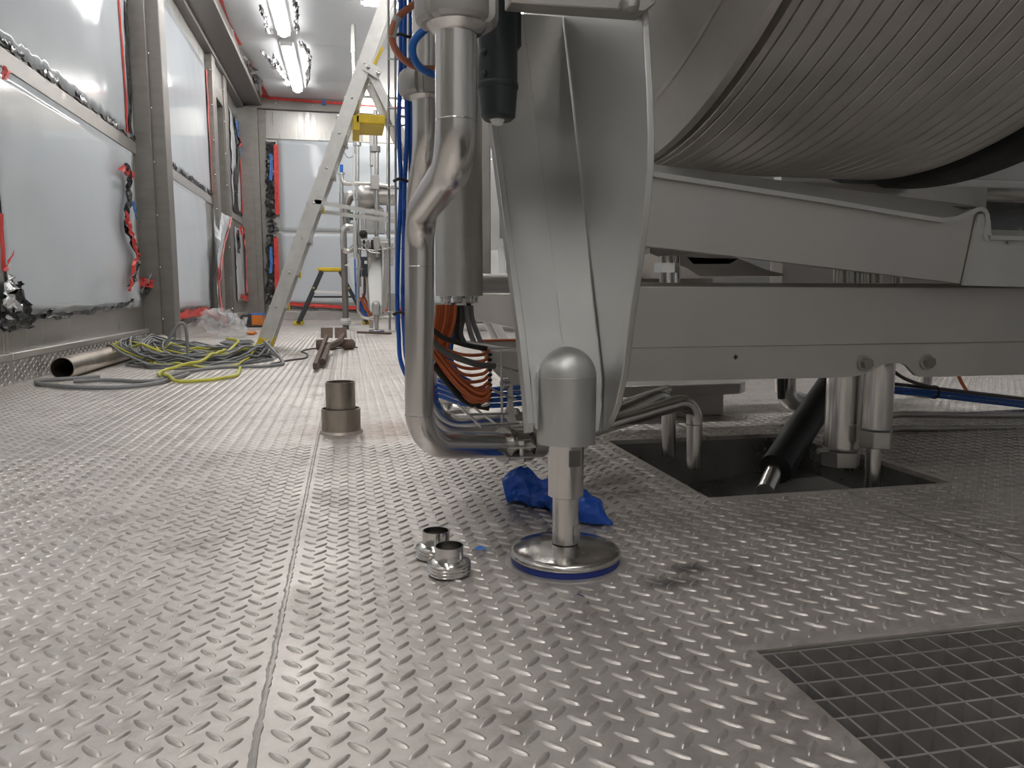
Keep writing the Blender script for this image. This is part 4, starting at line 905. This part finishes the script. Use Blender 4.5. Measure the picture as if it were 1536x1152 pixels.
for i, (a_, b_, lab) in enumerate(((686, 684, 'black cable dropping straight from the duct glands'), (694, 690, 'thick dark grey cable dropping from the duct with a slight bow'), (700, 706, 'grey cable leaving the duct toward the leg'), (706, 716, 'grey cable leaving the duct nearest the leg'))):
    yo = .015*(i % 2)
    tag(MB().tube(smooth([P(a_, 458, y=1.565+yo), P(a_+(b_-a_)*.2, 478, y=1.565+yo), P(b_, 500, y=1.565+yo), P(b_+6, 516, y=1.56+yo)], 6), .0058 if i != 1 else .0072, 10).build('control_cable', RUBBER if i == 0 else DGREYC if i < 2 else GREYC, angle=60), lab, 'cable')
hose('control_cable', [(648, 512, 1.425), (668, 528, 1.42), (695, 540, 1.42), (720, 547, 1.425), (742, 549, 1.435)], .0062, DGREYC, 'thick grey cable crossing in front of the orange fan', 'cable')
hose('control_cable', [(648, 494, 1.43), (664, 506, 1.43), (684, 513, 1.43), (706, 519, 1.435), (730, 523, 1.44)], .005, RUBBER, 'black cable along the top of the orange fan', 'cable')
hose('control_cable', [(650, 546, 1.45), (672, 575, 1.46), (700, 603, 1.474), (734, 612, 1.470)], .0065, RUBBER, 'black cable between the orange fan and the blue hoses', 'cable')
# wire basket end
wb_ = thing('wire_basket', P(740, 640, y=1.46), 'open steel wire basket holding the cable bends beside the leg', 'basket')
def wire(pix, r=.0026, rad=.012): return MB().tube(fillet([P(a_, b_, y=c_) for a_, b_, c_ in pix], rad, 5), r, 8).build('wire', STEEL, wb_)
wire([(735, 522, 1.45), (735.5, 607, 1.45), (700, 612, 1.50)]); wire([(752, 523, 1.47), (753, 638, 1.47)])
wire([(668, 512, 1.56), (700, 516, 1.52), (728, 527, 1.47), (775, 526, 1.47)]); wire([(700, 512, 1.56), (745, 521, 1.50), (776, 524, 1.50)])
wire([(686, 606, 1.46), (723, 641, 1.40)]); wire([(711, 611, 1.46), (748, 640, 1.42)]); wire([(704, 622, 1.43), (762, 620, 1.46)]); wire([(720, 638, 1.40), (778, 635, 1.44)])
wire([(733, 544, 1.45), (776, 556, 1.52)]); wire([(737, 584, 1.45), (774, 600, 1.50)])
for k in range(10):
    q = P(735, 532+7.6*k, y=1.447); MB().lathe([(.0, -.004), (.0045, -.002), (.0045, .002), (0, .004)], q, (0, 0, 1), 8).build('cable_clip', RUBBER, wb_)
# hanger bracket between basket and leg
hb = MB().prism([P(a_, b_, y=1.50) for a_, b_ in ((762, 555), (768, 552), (770, 608), (776, 640), (764, 634), (756, 622), (762, 606))], (0, .004, 0)).build('hanger_plate', STEEL, wb_)
MB().lathe([(0, 0), (.011, 0), (.011, .012), (0, .012)], P(761, 575, y=1.498), (-1, -.3, 0), 16).build('hanger_bolt', TUBE, wb_)
# horizontal guard bar between the duct and the leg
gb = P(722, 425, y=1.64); tag(cyl(gb+V(-.06, 0, 0), gb+V(.13, 0, 0), .021, 24).build('guard_bar', TUBEX), 'short horizontal steel bar between duct and leg', 'bar')
tb = P(735, 530, y=1.86); q = thing('lower_frame_arm', (tb.x, tb.y, tb.z), 'flat steel frame arm with red edge strip behind the wire basket', 'frame')
MB().prism([P(a_, b_, y=1.86) for a_, b_ in ((716, 512), (780, 512), (780, 600), (757, 572), (742, 558), (730, 540))], (0, .02, 0)).build('arm_plate', BEAMM, q)
MB().tube([P(716, 511, y=1.855), P(780, 510, y=1.855)], .0035, 8).build('edge_strip', ORANGE, q)

# ================================================================== THE TALL LADDER
lf0 = P(393, 526, z=0)
LY = lf0.y
ld = thing('tall_ladder', (lf0.x, LY, 0), 'tall aluminium folding ladder with a yellow platform, standing over the floor cables', 'ladder')
ltop = P(597, -40, y=LY); ldir = (ltop-V(lf0.x, LY, 0)).normalized()
lup = V(0, -1, 0).cross(ldir).normalized()
def chan(a_, b_, wd, th, lipd, parent, name, m=ALU, up=None):
    """channel rail: web facing the side with two lips"""
    a_, b_ = Vector(a_), Vector(b_); d = (b_-a_).normalized(); s_ = V(0, 1, 0); u = d.cross(s_).normalized(); mb = MB()
    mb.bar(a_, b_, wd, th, s_)
    for k in (-1, 1): mb.bar(a_+u*k*(wd/2-.003)+s_*lipd/2, b_+u*k*(wd/2-.003)+s_*lipd/2, .006, lipd, s_)
    return mb.build(name, m, parent)
rails = []
for dy in (0, .46):
    foot = V(lf0.x, LY+dy, .02); tp = foot+ldir*(ltop.z/ldir.z)
    rails.append((foot, tp)); rl = chan(foot, tp, .095, .006, .035 if dy == 0 else -.035, ld, 'front_rail')
    MB().bar(foot-ldir*.02, foot+ldir*.07, .085, .045, (0, 1, 0)).build('rubber_foot', YEL, rl)
nst = 9
for k in range(1, nst):
    q = rails[0][0]+ldir*(.27*k+.05)
    tr = MB().box(q.x-.055, q.x+.055, LY, LY+.46, q.z-.012, q.z+.012).build('tread', ALU, ld, bevel=.004)
    MB().box(q.x+.045, q.x+.062, LY+.38, LY+.458, q.z-.03, q.z+.016).build('tread_bracket', YEL if k in (1, 2, 4) else ALU, tr)
    bolt(ld, q+V(0, -.006, 0), (0, -1, 0), .010, .006)
# rear frame hinged at a bracket
hg = P(556, 104, y=LY); rb = V(hg.x+1.02, LY, 0)
rd = (rb-hg).normalized()
for dy in (.03, .43):
    chan(V(hg.x, LY+dy, hg.z), V(rb.x, LY+dy, .01), .062, .005, .03 if dy < .2 else -.03, ld, 'rear_rail')
for k in range(1, 8):
    q = hg+rd*(.28*k); MB().box(q.x-.02, q.x+.02, LY+.03, LY+.43, q.z-.01, q.z+.01).build('rear_rung', ALU, ld)
bq = MB().bar(P(547, 97, y=LY-.012), P(571, 112, y=LY-.012), .006, .075, V(0, 0, 1)).build('hinge_bracket', ALU, ld)
for px, py in ((552, 101), (567, 110)): bolt(bq, P(px, py, y=LY-.018), (0, -1, 0), .016, .012)
# yellow platform
pa, pb2 = P(533, 165, y=LY), P(578, 186, y=LY)
pf = MB().box(pa.x, pb2.x, LY+.02, LY+.44, pb2.z, pa.z-.02).build('platform', YEL, ld, bevel=.01)
MB().box(pa.x-.02, pa.x+.03, LY+.02, LY+.44, pb2.z-.05, pa.z-.03).build('platform_clip', YEL, pf, bevel=.006)
MB().bar(P(561, 98, y=LY+.2), P(574, 72, y=LY+.2), .02, .05, (0, 1, 0)).build('warning_label', YEL, ld)
for dy, y0, y1 in ((0, 302, 325), (.42, 316, 333)):
    MB().bar(P(472, y0, y=LY+dy), P(600, y1, y=LY+dy), .006, .03).build('spreader_bar', ALU, ld)

# ================================================================== STEP STOOL
SY = 10.45
st = thing('step_stool', P(498, 487, y=SY), 'low folding step stool with dark legs and yellow top', 'stool')
top0, top1 = P(479, 401, y=SY), P(513, 407, y=SY)
tpz = top0.z
MB().box(top0.x-.02, top1.x+.02, SY, SY+.32, top1.z, tpz).build('top_step', YEL, st, bevel=.012)
for fx, tx in ((447, 482), (551, 510)):
    for dy in (0, .34):
        a_ = P(fx, 484, y=SY); b_ = P(tx, 407, y=SY)
        lg = MB().bar(V(a_.x, SY+dy, .02), V(b_.x, SY+(.04 if dy == 0 else .28), top1.z), .05, .11, (0, 1, 0)).build('leg', BLACKP, st, bevel=.006)
        MB().bar(V(a_.x-.06, SY+dy, .025), V(a_.x+.06, SY+dy, .025), .07, .05).build('leg_foot', YEL, lg, bevel=.008)
        for py in (432, 460): bolt(lg, V(a_.x+(b_.x-a_.x)*(484-py)/77, SY+dy-.027, P(500, py, y=SY).z), (0, -1, 0), .012, .004, YEL)
c_ = P(468, 437, y=SY); d_ = P(530, 440, y=SY)
MB().bar(c_, d_, .03, .035).build('cross_brace', WHITEP, st, bevel=.004)
MB().box(P(470, 445, y=SY).x, P(528, 445, y=SY).x, SY+.02, SY+.2, .36, .385).build('lower_step', BLACKP, st)

# ================================================================== MACHINERY SKATES
sk = P(503, 525, z=0); SKY = sk.y
t = thing('machinery_skate', (sk.x, SKY, 0), 'rusty roller skate with two tow plates and long handles on the floor', 'skate')
cyl(V(P(480, 514, y=SKY).x, SKY, .04), V(P(533, 514, y=SKY).x, SKY, .04), .02, 16).build('axle', RUST, t)
for a0, a1 in ((474, 487), (514, 531), (494, 504)):
    w0, w1 = P(a0, 514, y=SKY), P(a1, 514, y=SKY); r_ = .040 if a0 != 494 else .03
    MB().lathe([(0, 0), (r_*.8, 0), (r_, .012), (r_, (w1.x-w0.x)-.012), (r_*.8, (w1.x-w0.x)), (0, (w1.x-w0.x))], (w0.x, SKY, r_), (1, 0, 0), 24).build('roller', RUST, t)
for a0, a1 in ((481, 499), (502, 520)):
    pz0, pz1 = P(a0, 507, y=SKY).z, P(a0, 492, y=SKY).z; x0, x1 = P(a0, 500, y=SKY).x, P(a1, 500, y=SKY).x
    MB().prism([(x0, SKY-.02, pz0), (x1, SKY-.02, pz0), (x1, SKY+.06, pz1), (x0, SKY+.06, pz1)], (0, .015, .0)).build('tow_plate', RUST, t, bevel=.003)
h1 = P(473, 558, z=0); h1.z = .03
MB().bar(P(490, 505, y=SKY-.03), h1, .024, .035).build('handle', RUST, t, bevel=.004)
h2 = P(484, 552, z=0); h2.z = .035
MB().tube(smooth([P(515, 503, y=SKY-.03), P(508, 512, y=SKY-.3), P(493, 520, y=SKY-.5), h2.lerp(P(493, 520, y=SKY-.5), .5)+V(0, 0, .0), h2], 5), .019, 10).build('handle', RUST, t)
tag(MB().tube(smooth([P(400, 548, z=.006), P(430, 541, z=.006), P(458, 537, z=.006), P(461, 531, z=.006), P(452, 527, z=.006), P(470, 523, z=.006), P(495, 523, z=.006), P(536, 521, z=.006)], 6), .006, 8).build('floor_cable', DGREYC), 'thin dark cable snaking across the floor to the roller skate', 'cable')
# loose pipe by the wall
pe = P(92, 570, z=0); pr_ = .055
pp = MB().lathe([(pr_-.004, 0), (pr_, 0), (pr_, 2.1), (pr_-.004, 2.1), (pr_-.004, 0)], (pe.x, pe.y+.02, pr_), (-.005, 1, 0), 36).build('loose_pipe', RUSTY, angle=30)
tag(pp, 'loose dull steel pipe lying along the kick plate, open end facing out', 'pipe')

# ================================================================== CABLE PILE
r_ = random.Random(3)
cc_ = P(285, 545, z=0); cx, cy = cc_.x, cc_.y+.22
LAID = np.zeros((0, 4))
def lay(pts, r, k=.30):
    """rest a cable on the floor, the loose pipe, the cables already laid and its own earlier turns"""
    global LAID
    p = np.array([tuple(q) for q in pts]); sl = np.r_[0, np.cumsum(np.linalg.norm(np.diff(p, axis=0), axis=1))]
    n_ = max(12, int(sl[-1]/.0075)); t_ = np.linspace(0, sl[-1], n_); p = np.stack([np.interp(t_, sl, p[:, j]) for j in range(3)], 1)
    z = np.maximum(p[:, 2], r+.003)
    dxp = np.abs(p[:, 0]-pipe_x(p[:, 1])); on = (p[:, 1] > pe.y) & (p[:, 1] < pe.y+2.16) & (dxp < pr_+r)
    z = np.where(on, np.maximum(z, pr_+np.sqrt(np.maximum(0, (pr_+r+.001)**2-dxp**2))), z)
    def clear(z, Q):
        for i0 in range(0, n_, 150):
            d2 = (p[i0:i0+150, 0, None]-Q[None, :, 0])**2+(p[i0:i0+150, 1, None]-Q[None, :, 1])**2; R2 = (r+Q[None, :, 3]+.0016)**2
            zz = np.where(d2 < R2, Q[None, :, 2]+np.sqrt(np.maximum(0, R2-d2)), -1).max(1); z[i0:i0+150] = np.maximum(z[i0:i0+150], zz)
        return z
    drape = lambda z: (z[None, :]-k*np.abs(t_[:, None]-t_[None, :])).max(1)
    if len(LAID): z = clear(z, LAID)
    z = drape(z)
    st_ = 40                                      # own turns: every stretch must clear the stretches before it
    for i0 in range(st_, n_, st_):
        Q = np.c_[p[:i0-14, :2], z[:i0-14], np.full(i0-14, r)]; seg = slice(i0, min(i0+st_, n_)); zz = z.copy()
        d2 = (p[seg, 0, None]-Q[None, :, 0])**2+(p[seg, 1, None]-Q[None, :, 1])**2; R2 = (2*r+.0016)**2
        zz[seg] = np.maximum(z[seg], np.where(d2 < R2, Q[None, :, 2]+np.sqrt(np.maximum(0, R2-d2)), -1).max(1))
        if (zz[seg] > z[seg]+1e-6).any(): z[i0:] = drape(zz)[i0:]
    if len(LAID): z = clear(z, LAID)
    for hw in (5, 3, 2):                          # soften the bends, then make sure it still clears
        wn = np.hanning(2*hw+3)[1:-1]; z = np.convolve(np.r_[np.full(hw, z[0]), z, np.full(hw, z[-1])], wn/wn.sum(), 'valid')
        z = np.maximum(z, r+.003)
        if len(LAID) and hw > 2: z = clear(z, LAID)
    p[:, 2] = z; LAID = np.r_[LAID, np.c_[p, np.full(n_, r)]]
    return [V(*q) for q in p]
def pipe_x(y): return pe.x-.005*(y-pe.y-.02)
for i in range(22):
    rx = r_.uniform(.26, .46); ry = r_.uniform(.30, .58); ox, oy = r_.uniform(-.08, .10), r_.uniform(-.14, .12); ph = r_.uniform(0, 6)
    n_ = 60; turns = r_.uniform(.95, 1.5); pts = []
    for k in range(n_+1):
        a_ = ph+turns*2*PI*k/n_; g_ = 1-.10*k/n_
        pts.append(V(max(cx+ox+rx*g_*math.cos(a_)*(1+.05*math.sin(3*a_+i)), WX+.085), cy+oy+ry*g_*math.sin(a_)+.03*math.sin(2*a_+i), .009))
    col_ = YELC if i in (6, 12, 18) else GREYC; rr_ = .0066 if col_ is GREYC else .006
    tag(MB().tube(lay(pts, rr_), rr_, 7).build('coiled_cable', col_, angle=60),
        ('yellow green coil of cable in the heap by the wall' if col_ is YELC else 'grey coil of cable in the heap by the wall'), 'cable', 'yellow coils in the cable heap' if col_ is YELC else 'grey coils in the cable heap')
c2 = P(352, 520, z=0)
for i in range(4):       # a small separate coil on the far side
    pts = [V(c2.x+(.075+.0160*i)*math.cos(2*PI*k/36), c2.y+.14+(.17+.0160*i)*math.sin(2*PI*k/36), .012) for k in range(36)]
    tag(MB().tube(lay(pts, .0075), .0075, 7).build('coiled_cable', GREYC, angle=60), 'grey cable of the small coil beside the ladder foot', 'cable', 'small coil beside the ladder foot')
def fcable(pix, r, m, label):
    pts = [P(q[0], q[1], z=r) if len(q) == 2 else P(q[0], q[1], y=q[2]) for q in pix]
    return tag(MB().tube(lay(smooth(pts, 7), r), r, 8).build('loose_cable', m, angle=60), label, 'cable')
yb = P(245, 560, z=0).y
fcable([(283, 561), (262, 568), (225, 577), (180, 582), (120, 582), (70, 578), (55, 574), (66, 571), (150, 566)], .0095, GREYC, 'grey cable end running out past the loose pipe')
fcable([(110, 573), (160, 571), (210, 573), (240, 570), (270, 560), (330, 552), (400, 550), (425, 545), (398, 538)], .0095, GREYC, 'grey cable stretched along the front of the heap toward the ladder')
hk = [P(a_, b_, z=.0085) for a_, b_ in ((360, 552), (358, 560), (350, 565), (310, 571), (268, 573), (250, 569), (238, 562))]
ar = [P(a_, b_, y=c_) for a_, b_, c_ in ((246, 556, yb+.03), (262, 551, yb+.08), (282, 545, yb+.15), (310, 541, yb+.3), (335, 532, yb+.5), (352, 518, yb+.7), (357, 511, yb+.8), (340, 508, yb+1.0))]
yl = lay(smooth(hk+ar, 7), .0085); kb = min(range(len(yl)), key=lambda i_: (yl[i_]-hk[-1]).length)      # one cable, bent sharply at kb
tag(MB().tube(yl[:kb+1], .0085, 8).build('loose_cable', YELC, angle=60), 'yellow cable bent into a low flat hook in front of the heap', 'cable')
tag(MB().tube(yl[kb:], .0085, 8).build('loose_cable', YELC, angle=60), 'yellow cable arching over the front of the grey coils', 'cable')
fcable([(199, 520, 4.9), (215, 533, 4.85), (235, 546, 4.8), (257, 553, 4.75)], .0085, YELC, 'straight stiff yellow cable end leaning over the coils')
tag(MB().tube(smooth([P(240, 537, y=5.1), P(250, 515, y=5.1), P(262, 495, y=5.1), P(271, 485, y=5.1), P(278, 490, y=5.1), P(281, 515, y=5.1), P(282, 542, y=5.1)], 7), .010, 8).build('loose_cable', GREYC, angle=60), 'grey cable standing up in a tall loop out of the heap', 'cable')
# clear plastic bag behind the heap
cb = P(322, 508, z=0)
cb.x += .12
bag2 = [V(cb.x-.26, cb.y+.5, .17), V(cb.x-.14, cb.y+.35, .15), V(cb.x, cb.y+.15, .11), V(cb.x+.14, cb.y, .06)]
tag(bag_part(bag2, [.10, .14, .13, .05], 21, 26, 6, .9, .4).build('clear_bag', CLEAR, angle=25), 'crumpled clear plastic bag lying behind the cable heap', 'bag')
# orange reel box by the corner
ob = P(376, 491, z=0)
t = thing('orange_reel_case', (ob.x, ob.y, 0), 'orange case with black frame standing beside the wall post', 'case')
x0, x1 = P(363, 490, y=ob.y).x, P(394, 490, y=ob.y).x; hz = P(376, 471, y=ob.y).z
xm = P(374, 480, y=ob.y).x; xq = P(377, 480, y=ob.y).x
MB().box(xq, x1, ob.y, ob.y+.3, .02, hz-.01).build('body', REELO, t, bevel=.006)
MB().box(xm-.015, xq, ob.y-.01, ob.y+.31, .0, hz).build('frame_upright', BLACKP, t, bevel=.004)
MB().tube(fillet([(xm, ob.y, hz-.02), (x0, ob.y, hz-.02), (x0-.01, ob.y, .02), (x1, ob.y-.01, .015)], .03), .013, 8).build('frame_tube', BLACKP, t)
MB().box(x0+.02, xm-.03, ob.y+.05, ob.y+.25, .02, hz*.72).build('drum_side', WHITEP, t, bevel=.02)
MB().box(xm, xq+.16, ob.y-.002, ob.y+.2, hz-.012, hz+.004).build('blue_strip', BLUEL, t)
q = P(376, 503, z=0); tag(crumple(q+V(0, .05, .02), .045, 4, sq=(1.3, 1.5, .5)).build('orange_scrap', REELO, angle=20), 'small orange plastic piece on the floor near the ladder foot', 'scrap')

# ================================================================== THE DISTANT MACHINE
FMY = 8.56
fo = P(565, 498, z=0)
off = V(fo.x-FOOT.x, fo.y-FOOT.y, 0)
fm = thing('distant_machine', (fo.x, fo.y, 0), 'distant stainless machine on a domed foot, full of pipes and valves behind the ladder', 'machine')
make_leg(fm, off)
def fp(px, py, dy=0.0): return P(px, py, y=FMY+dy)
def ftube(pix, wpx, name='pipe_run', m=None, rad=.06, dy=0.0, n=14):
    r__ = wpx/2*FMY/FPX
    return MB().tube(fillet([fp(a_, b_, dy) for a_, b_ in pix], rad), r__, n).build(name, m or TUBE, fm)
def fbox(x0, y0, x1, y1, d, name, m, dy=0.0, bevel=.006):
    a_, b_ = fp(x0, y0, dy), fp(x1, y1, dy)
    return MB().box(min(a_.x, b_.x), max(a_.x, b_.x), FMY+dy, FMY+dy+d, min(a_.z, b_.z), max(a_.z, b_.z)).build(name, m, fm, bevel=bevel)
ftube([(536, 150), (536, 345), (539, 372), (539, 430)], 5.5)
for py in (203, 219, 300): MB().lathe([(.02, 0), (.045, 0), (.045, .035), (.02, .035)], fp(536, py), n=18).build('pipe_flange', CHROME, fm)
ftube([(565, 220), (565, 360), (565, 385)], 6.5)
ftube([(563, 165), (563, 222)], 6, 'valve_bonnet', TUBEX)
MB().lathe([(.03, 0), (.055, 0), (.055, .06), (.03, .06)], fp(563, 228), n=18).build('pipe_flange', NUTM, fm)
fbox(554, 188, 560, 248, .1, 'cover_plate', STEEL); fbox(555, 226, 559, 300, .04, 'cover_post', STEEL, .05)
ftube([(512, 262), (513, 275), (560, 276), (586, 280)], 6.5)
ftube([(512, 247), (512, 262)], 5, 'hose_spigot', BLUEL); MB().lathe([(.02, 0), (.038, 0), (.038, .02), (.02, .02)], fp(512, 262), n=16).build('pipe_flange', CHROME, fm)
ftube([(512, 275), (513, 330), (514, 350)], 5.5); fbox(508.5, 288, 517.5, 306, .09, 'valve_body', NUTM)
ftube([(510, 182), (507, 176), (515, 175)], 7, 'elbow', CHROME, .04, .2)
ftube([(545, 292), (524, 293), (518, 306), (518, 345)], 15, 'suction_pipe', TUBEX, .14, .15)
c_ = fp(548, 293, .1)
MB().lathe([(0, -.09), (.13, -.09), (.15, -.05), (.15, .05), (.13, .09), (0, .09)], c_, (1, 0, 0), 28).build('pump_head', TUBEX, fm)
c_ = fp(577, 293, .1)
MB().lathe([(0, -.09), (.105, -.09), (.11, -.04), (.11, .12), (0, .12)], c_, (1, 0, 0), 28).build('pump_body', TUBEX, fm)
MB().lathe([(.02, .07), (.14, .0), (.14, -.015), (0, -.015)], fp(562, 315, .15), n=4).build('conical_hood', LEGM, fm)
fbox(548, 316, 577, 350, .2, 'drive_housing', LEGM, .16);
for py in (346, 376):
    ftube([(534, py-7), (516, py-7 if py < 360 else py+6), (514, 360)], 8, 'return_bend', TUBE, .09, -.02)
fbox(529, 331, 536, 387, .06, 'upright_plate', LEGM, -.06)
cb_ = fbox(538, 344, 551.5, 358, .1, 'control_box', GREYB, -.05)
MB().lathe([(.03, 0), (.045, .0), (.04, .03), (0, .045)], fp(545, 351, -.05), (0, -1, 0), 18).build('push_button', RUBBER, cb_)
fbox(537, 362, 590, 370, .16, 'manifold', TUBE); fbox(568, 358, 592, 386, .12, 'terminal_box', WHITEP, .18)
for k, px in enumerate((540, 546, 552, 558)):
    ftube([(px, 360), (px, 374)], 3.2, 'manifold_stub', RUBBER if k % 2 else CHROME, dy=-.03)
ftube([(537, 373), (560, 376), (585, 372)], 3, 'thin_pipe', CHROME, dy=-.05); ftube([(545, 366), (553, 378), (570, 380)], 2.4, 'thin_pipe', CHROME, dy=-.06)
fbox(560, 355, 570, 375, .1, 'junction', TUBEX, -.05); ftube([(565, 375), (566, 386)], 5, 'junction_stub', TUBEX, dy=-.05)
ftube([(536, 380), (540, 392), (537, 420), (537, 466), (545, 477), (562, 478)], 4.8, 'drain_line', TUBE, .09, -.06)
MB().lathe([(.02, 0), (.042, 0), (.042, .02), (.02, .02)], fp(540, 405, -.06), n=16).build('pipe_flange', CHROME, fm)
fbox(542, 385, 552, 415, .08, 'black_cover', BLACKP, -.05); fbox(546.5, 391, 551, 396, .01, 'cover_label', WHITEP, -.06)
fbox(582, 440, 600, 470, .3, 'grey_cabinet', GREYB, .2); fbox(549, 385, 590, 398, .1, 'leg_cap', LEGM, .12)
ftube([(556, 478), (590, 474)], 3.5, 'foot_tie', CHROME, dy=.12); ftube([(581, 150), (582, 468)], 3.6, 'frame_rod', TUBE, dy=.25)
ftube([(557, 476), (557, 492)], 6, 'rear_foot', TUBE, dy=.3)
ftube([(541, 446), (548, 462), (557, 474)], 4.5, 'orange_cable', ORANGE, dy=.05); ftube([(539, 452), (546, 470), (556, 480)], 4.5, 'blue_cable', BLUE, dy=.06); ftube([(544, 440), (552, 458), (560, 470)], 3.5, 'orange_cable', ORANGE, dy=.08)
ftube([(547, 412), (547, 440), (542, 452)], 4, 'orange_cable', RUST, dy=.08)
ftube([(529, 222), (529, 260), (531, 300)], 1.6, 'sight_tube', WHITEP, dy=-.03)
ftube([(516, 228), (522, 238), (530, 234)], 1.2, 'thin_cable', GREYC, dy=-.05)
tg = [fp(a_, b_, -.09) for a_, b_ in ((516, 398), (524, 394), (524, 387), (530, 386), (530, 399), (532, 436), (527, 420), (524, 400))]
MB().prism(tg, (0, .004, 0)).build('paper_tag', WHITEP, fm)
fbox(531, 388, 535, 450, .02, 'blue_tag', BLUEP, -.07)
for q_ in (((546, 386), (556, 386), (557, 470), (552, 462)), ((573, 386), (584, 386), (580, 462), (575, 470))):
    MB().prism([fp(a_, b_, .02) for a_, b_ in q_], (0, .02, 0)).build('side_cheek', BEAMM, fm)
fbox(520, 372, 530, 378, .06, 'pipe_bracket', NUTM, -.04); fbox(541, 318, 547, 344, .05, 'valve_stack', NUTM, -.02)
fbox(524, 318, 530, 330, .06, 'green_valve', GREEN, -.03); fbox(556, 262, 569, 284, .07, 'pipe_clamp_block', NUTM, -.05)
# dark riser with white bellows at its foot
rz = P(519, 494, z=0); t = thing('riser_pipe', (rz.x, rz.y, 0), 'dull vertical riser pipe with white ribbed collar at the floor', 'pipe')
x_, y_ = rz.x, rz.y; rr = 4.6*y_/FPX
cyl((x_, y_, 0), (x_, y_, P(519, 330, y=y_).z), rr, 20).build('tube', POST, t)
z0, z1 = P(519, 487, y=y_).z, P(519, 477, y=y_).z
prof = []
for k in range(4): prof += [(rr+.02, z0+(z1-z0)*k/4), (rr+.035-.004*k, z0+(z1-z0)*(k+.4)/4), (rr+.018, z0+(z1-z0)*(k+.9)/4)]
MB().lathe(prof, (x_, y_, 0), n=24).build('ribbed_collar', WHITEP, t, angle=60)
# another levelling foot of the next machine, seen behind the near leg
f2 = P(745, 498, z=0); m2 = thing('neighbour_machine', (f2.x, f2.y, 0), 'neighbouring machine glimpsed between the cable duct and the near leg', 'machine')
make_leg(m2, (f2.x-FOOT.x, f2.y-FOOT.y, 0))
MB().box(f2.x-.3, f2.x+1.8, f2.y+.3, f2.y+1.5, .45, 1.9).build('casing', LEGM, m2, bevel=.02); MB().box(f2.x-.3, f2.x+1.8, f2.y+.25, f2.y+.35, .3, .45).build('casing_beam', BEAMM, m2)
for i in range(3):
    tag(MB().tube(smooth([V(f2.x-.6, f2.y+.25, .12+.027*i), V(f2.x-.1, f2.y+.22, .10+.027*i), V(f2.x+.5, f2.y+.25, .14+.027*i)], 6), .012, 8).build('service_cable', BLUE if i else DGREYC), ('blue' if i else 'dark')+' cable draped behind the neighbouring machine foot', 'cable', 'cables behind the neighbouring foot')
tag(MB().bar(P(545, 500, z=0)+V(-.05, 0, .012), P(585, 502, z=0)+V(0, 0, .012), .05, .02).build('floor_tool', RUST), 'dark flat tool lying by the distant machine foot', 'tool')
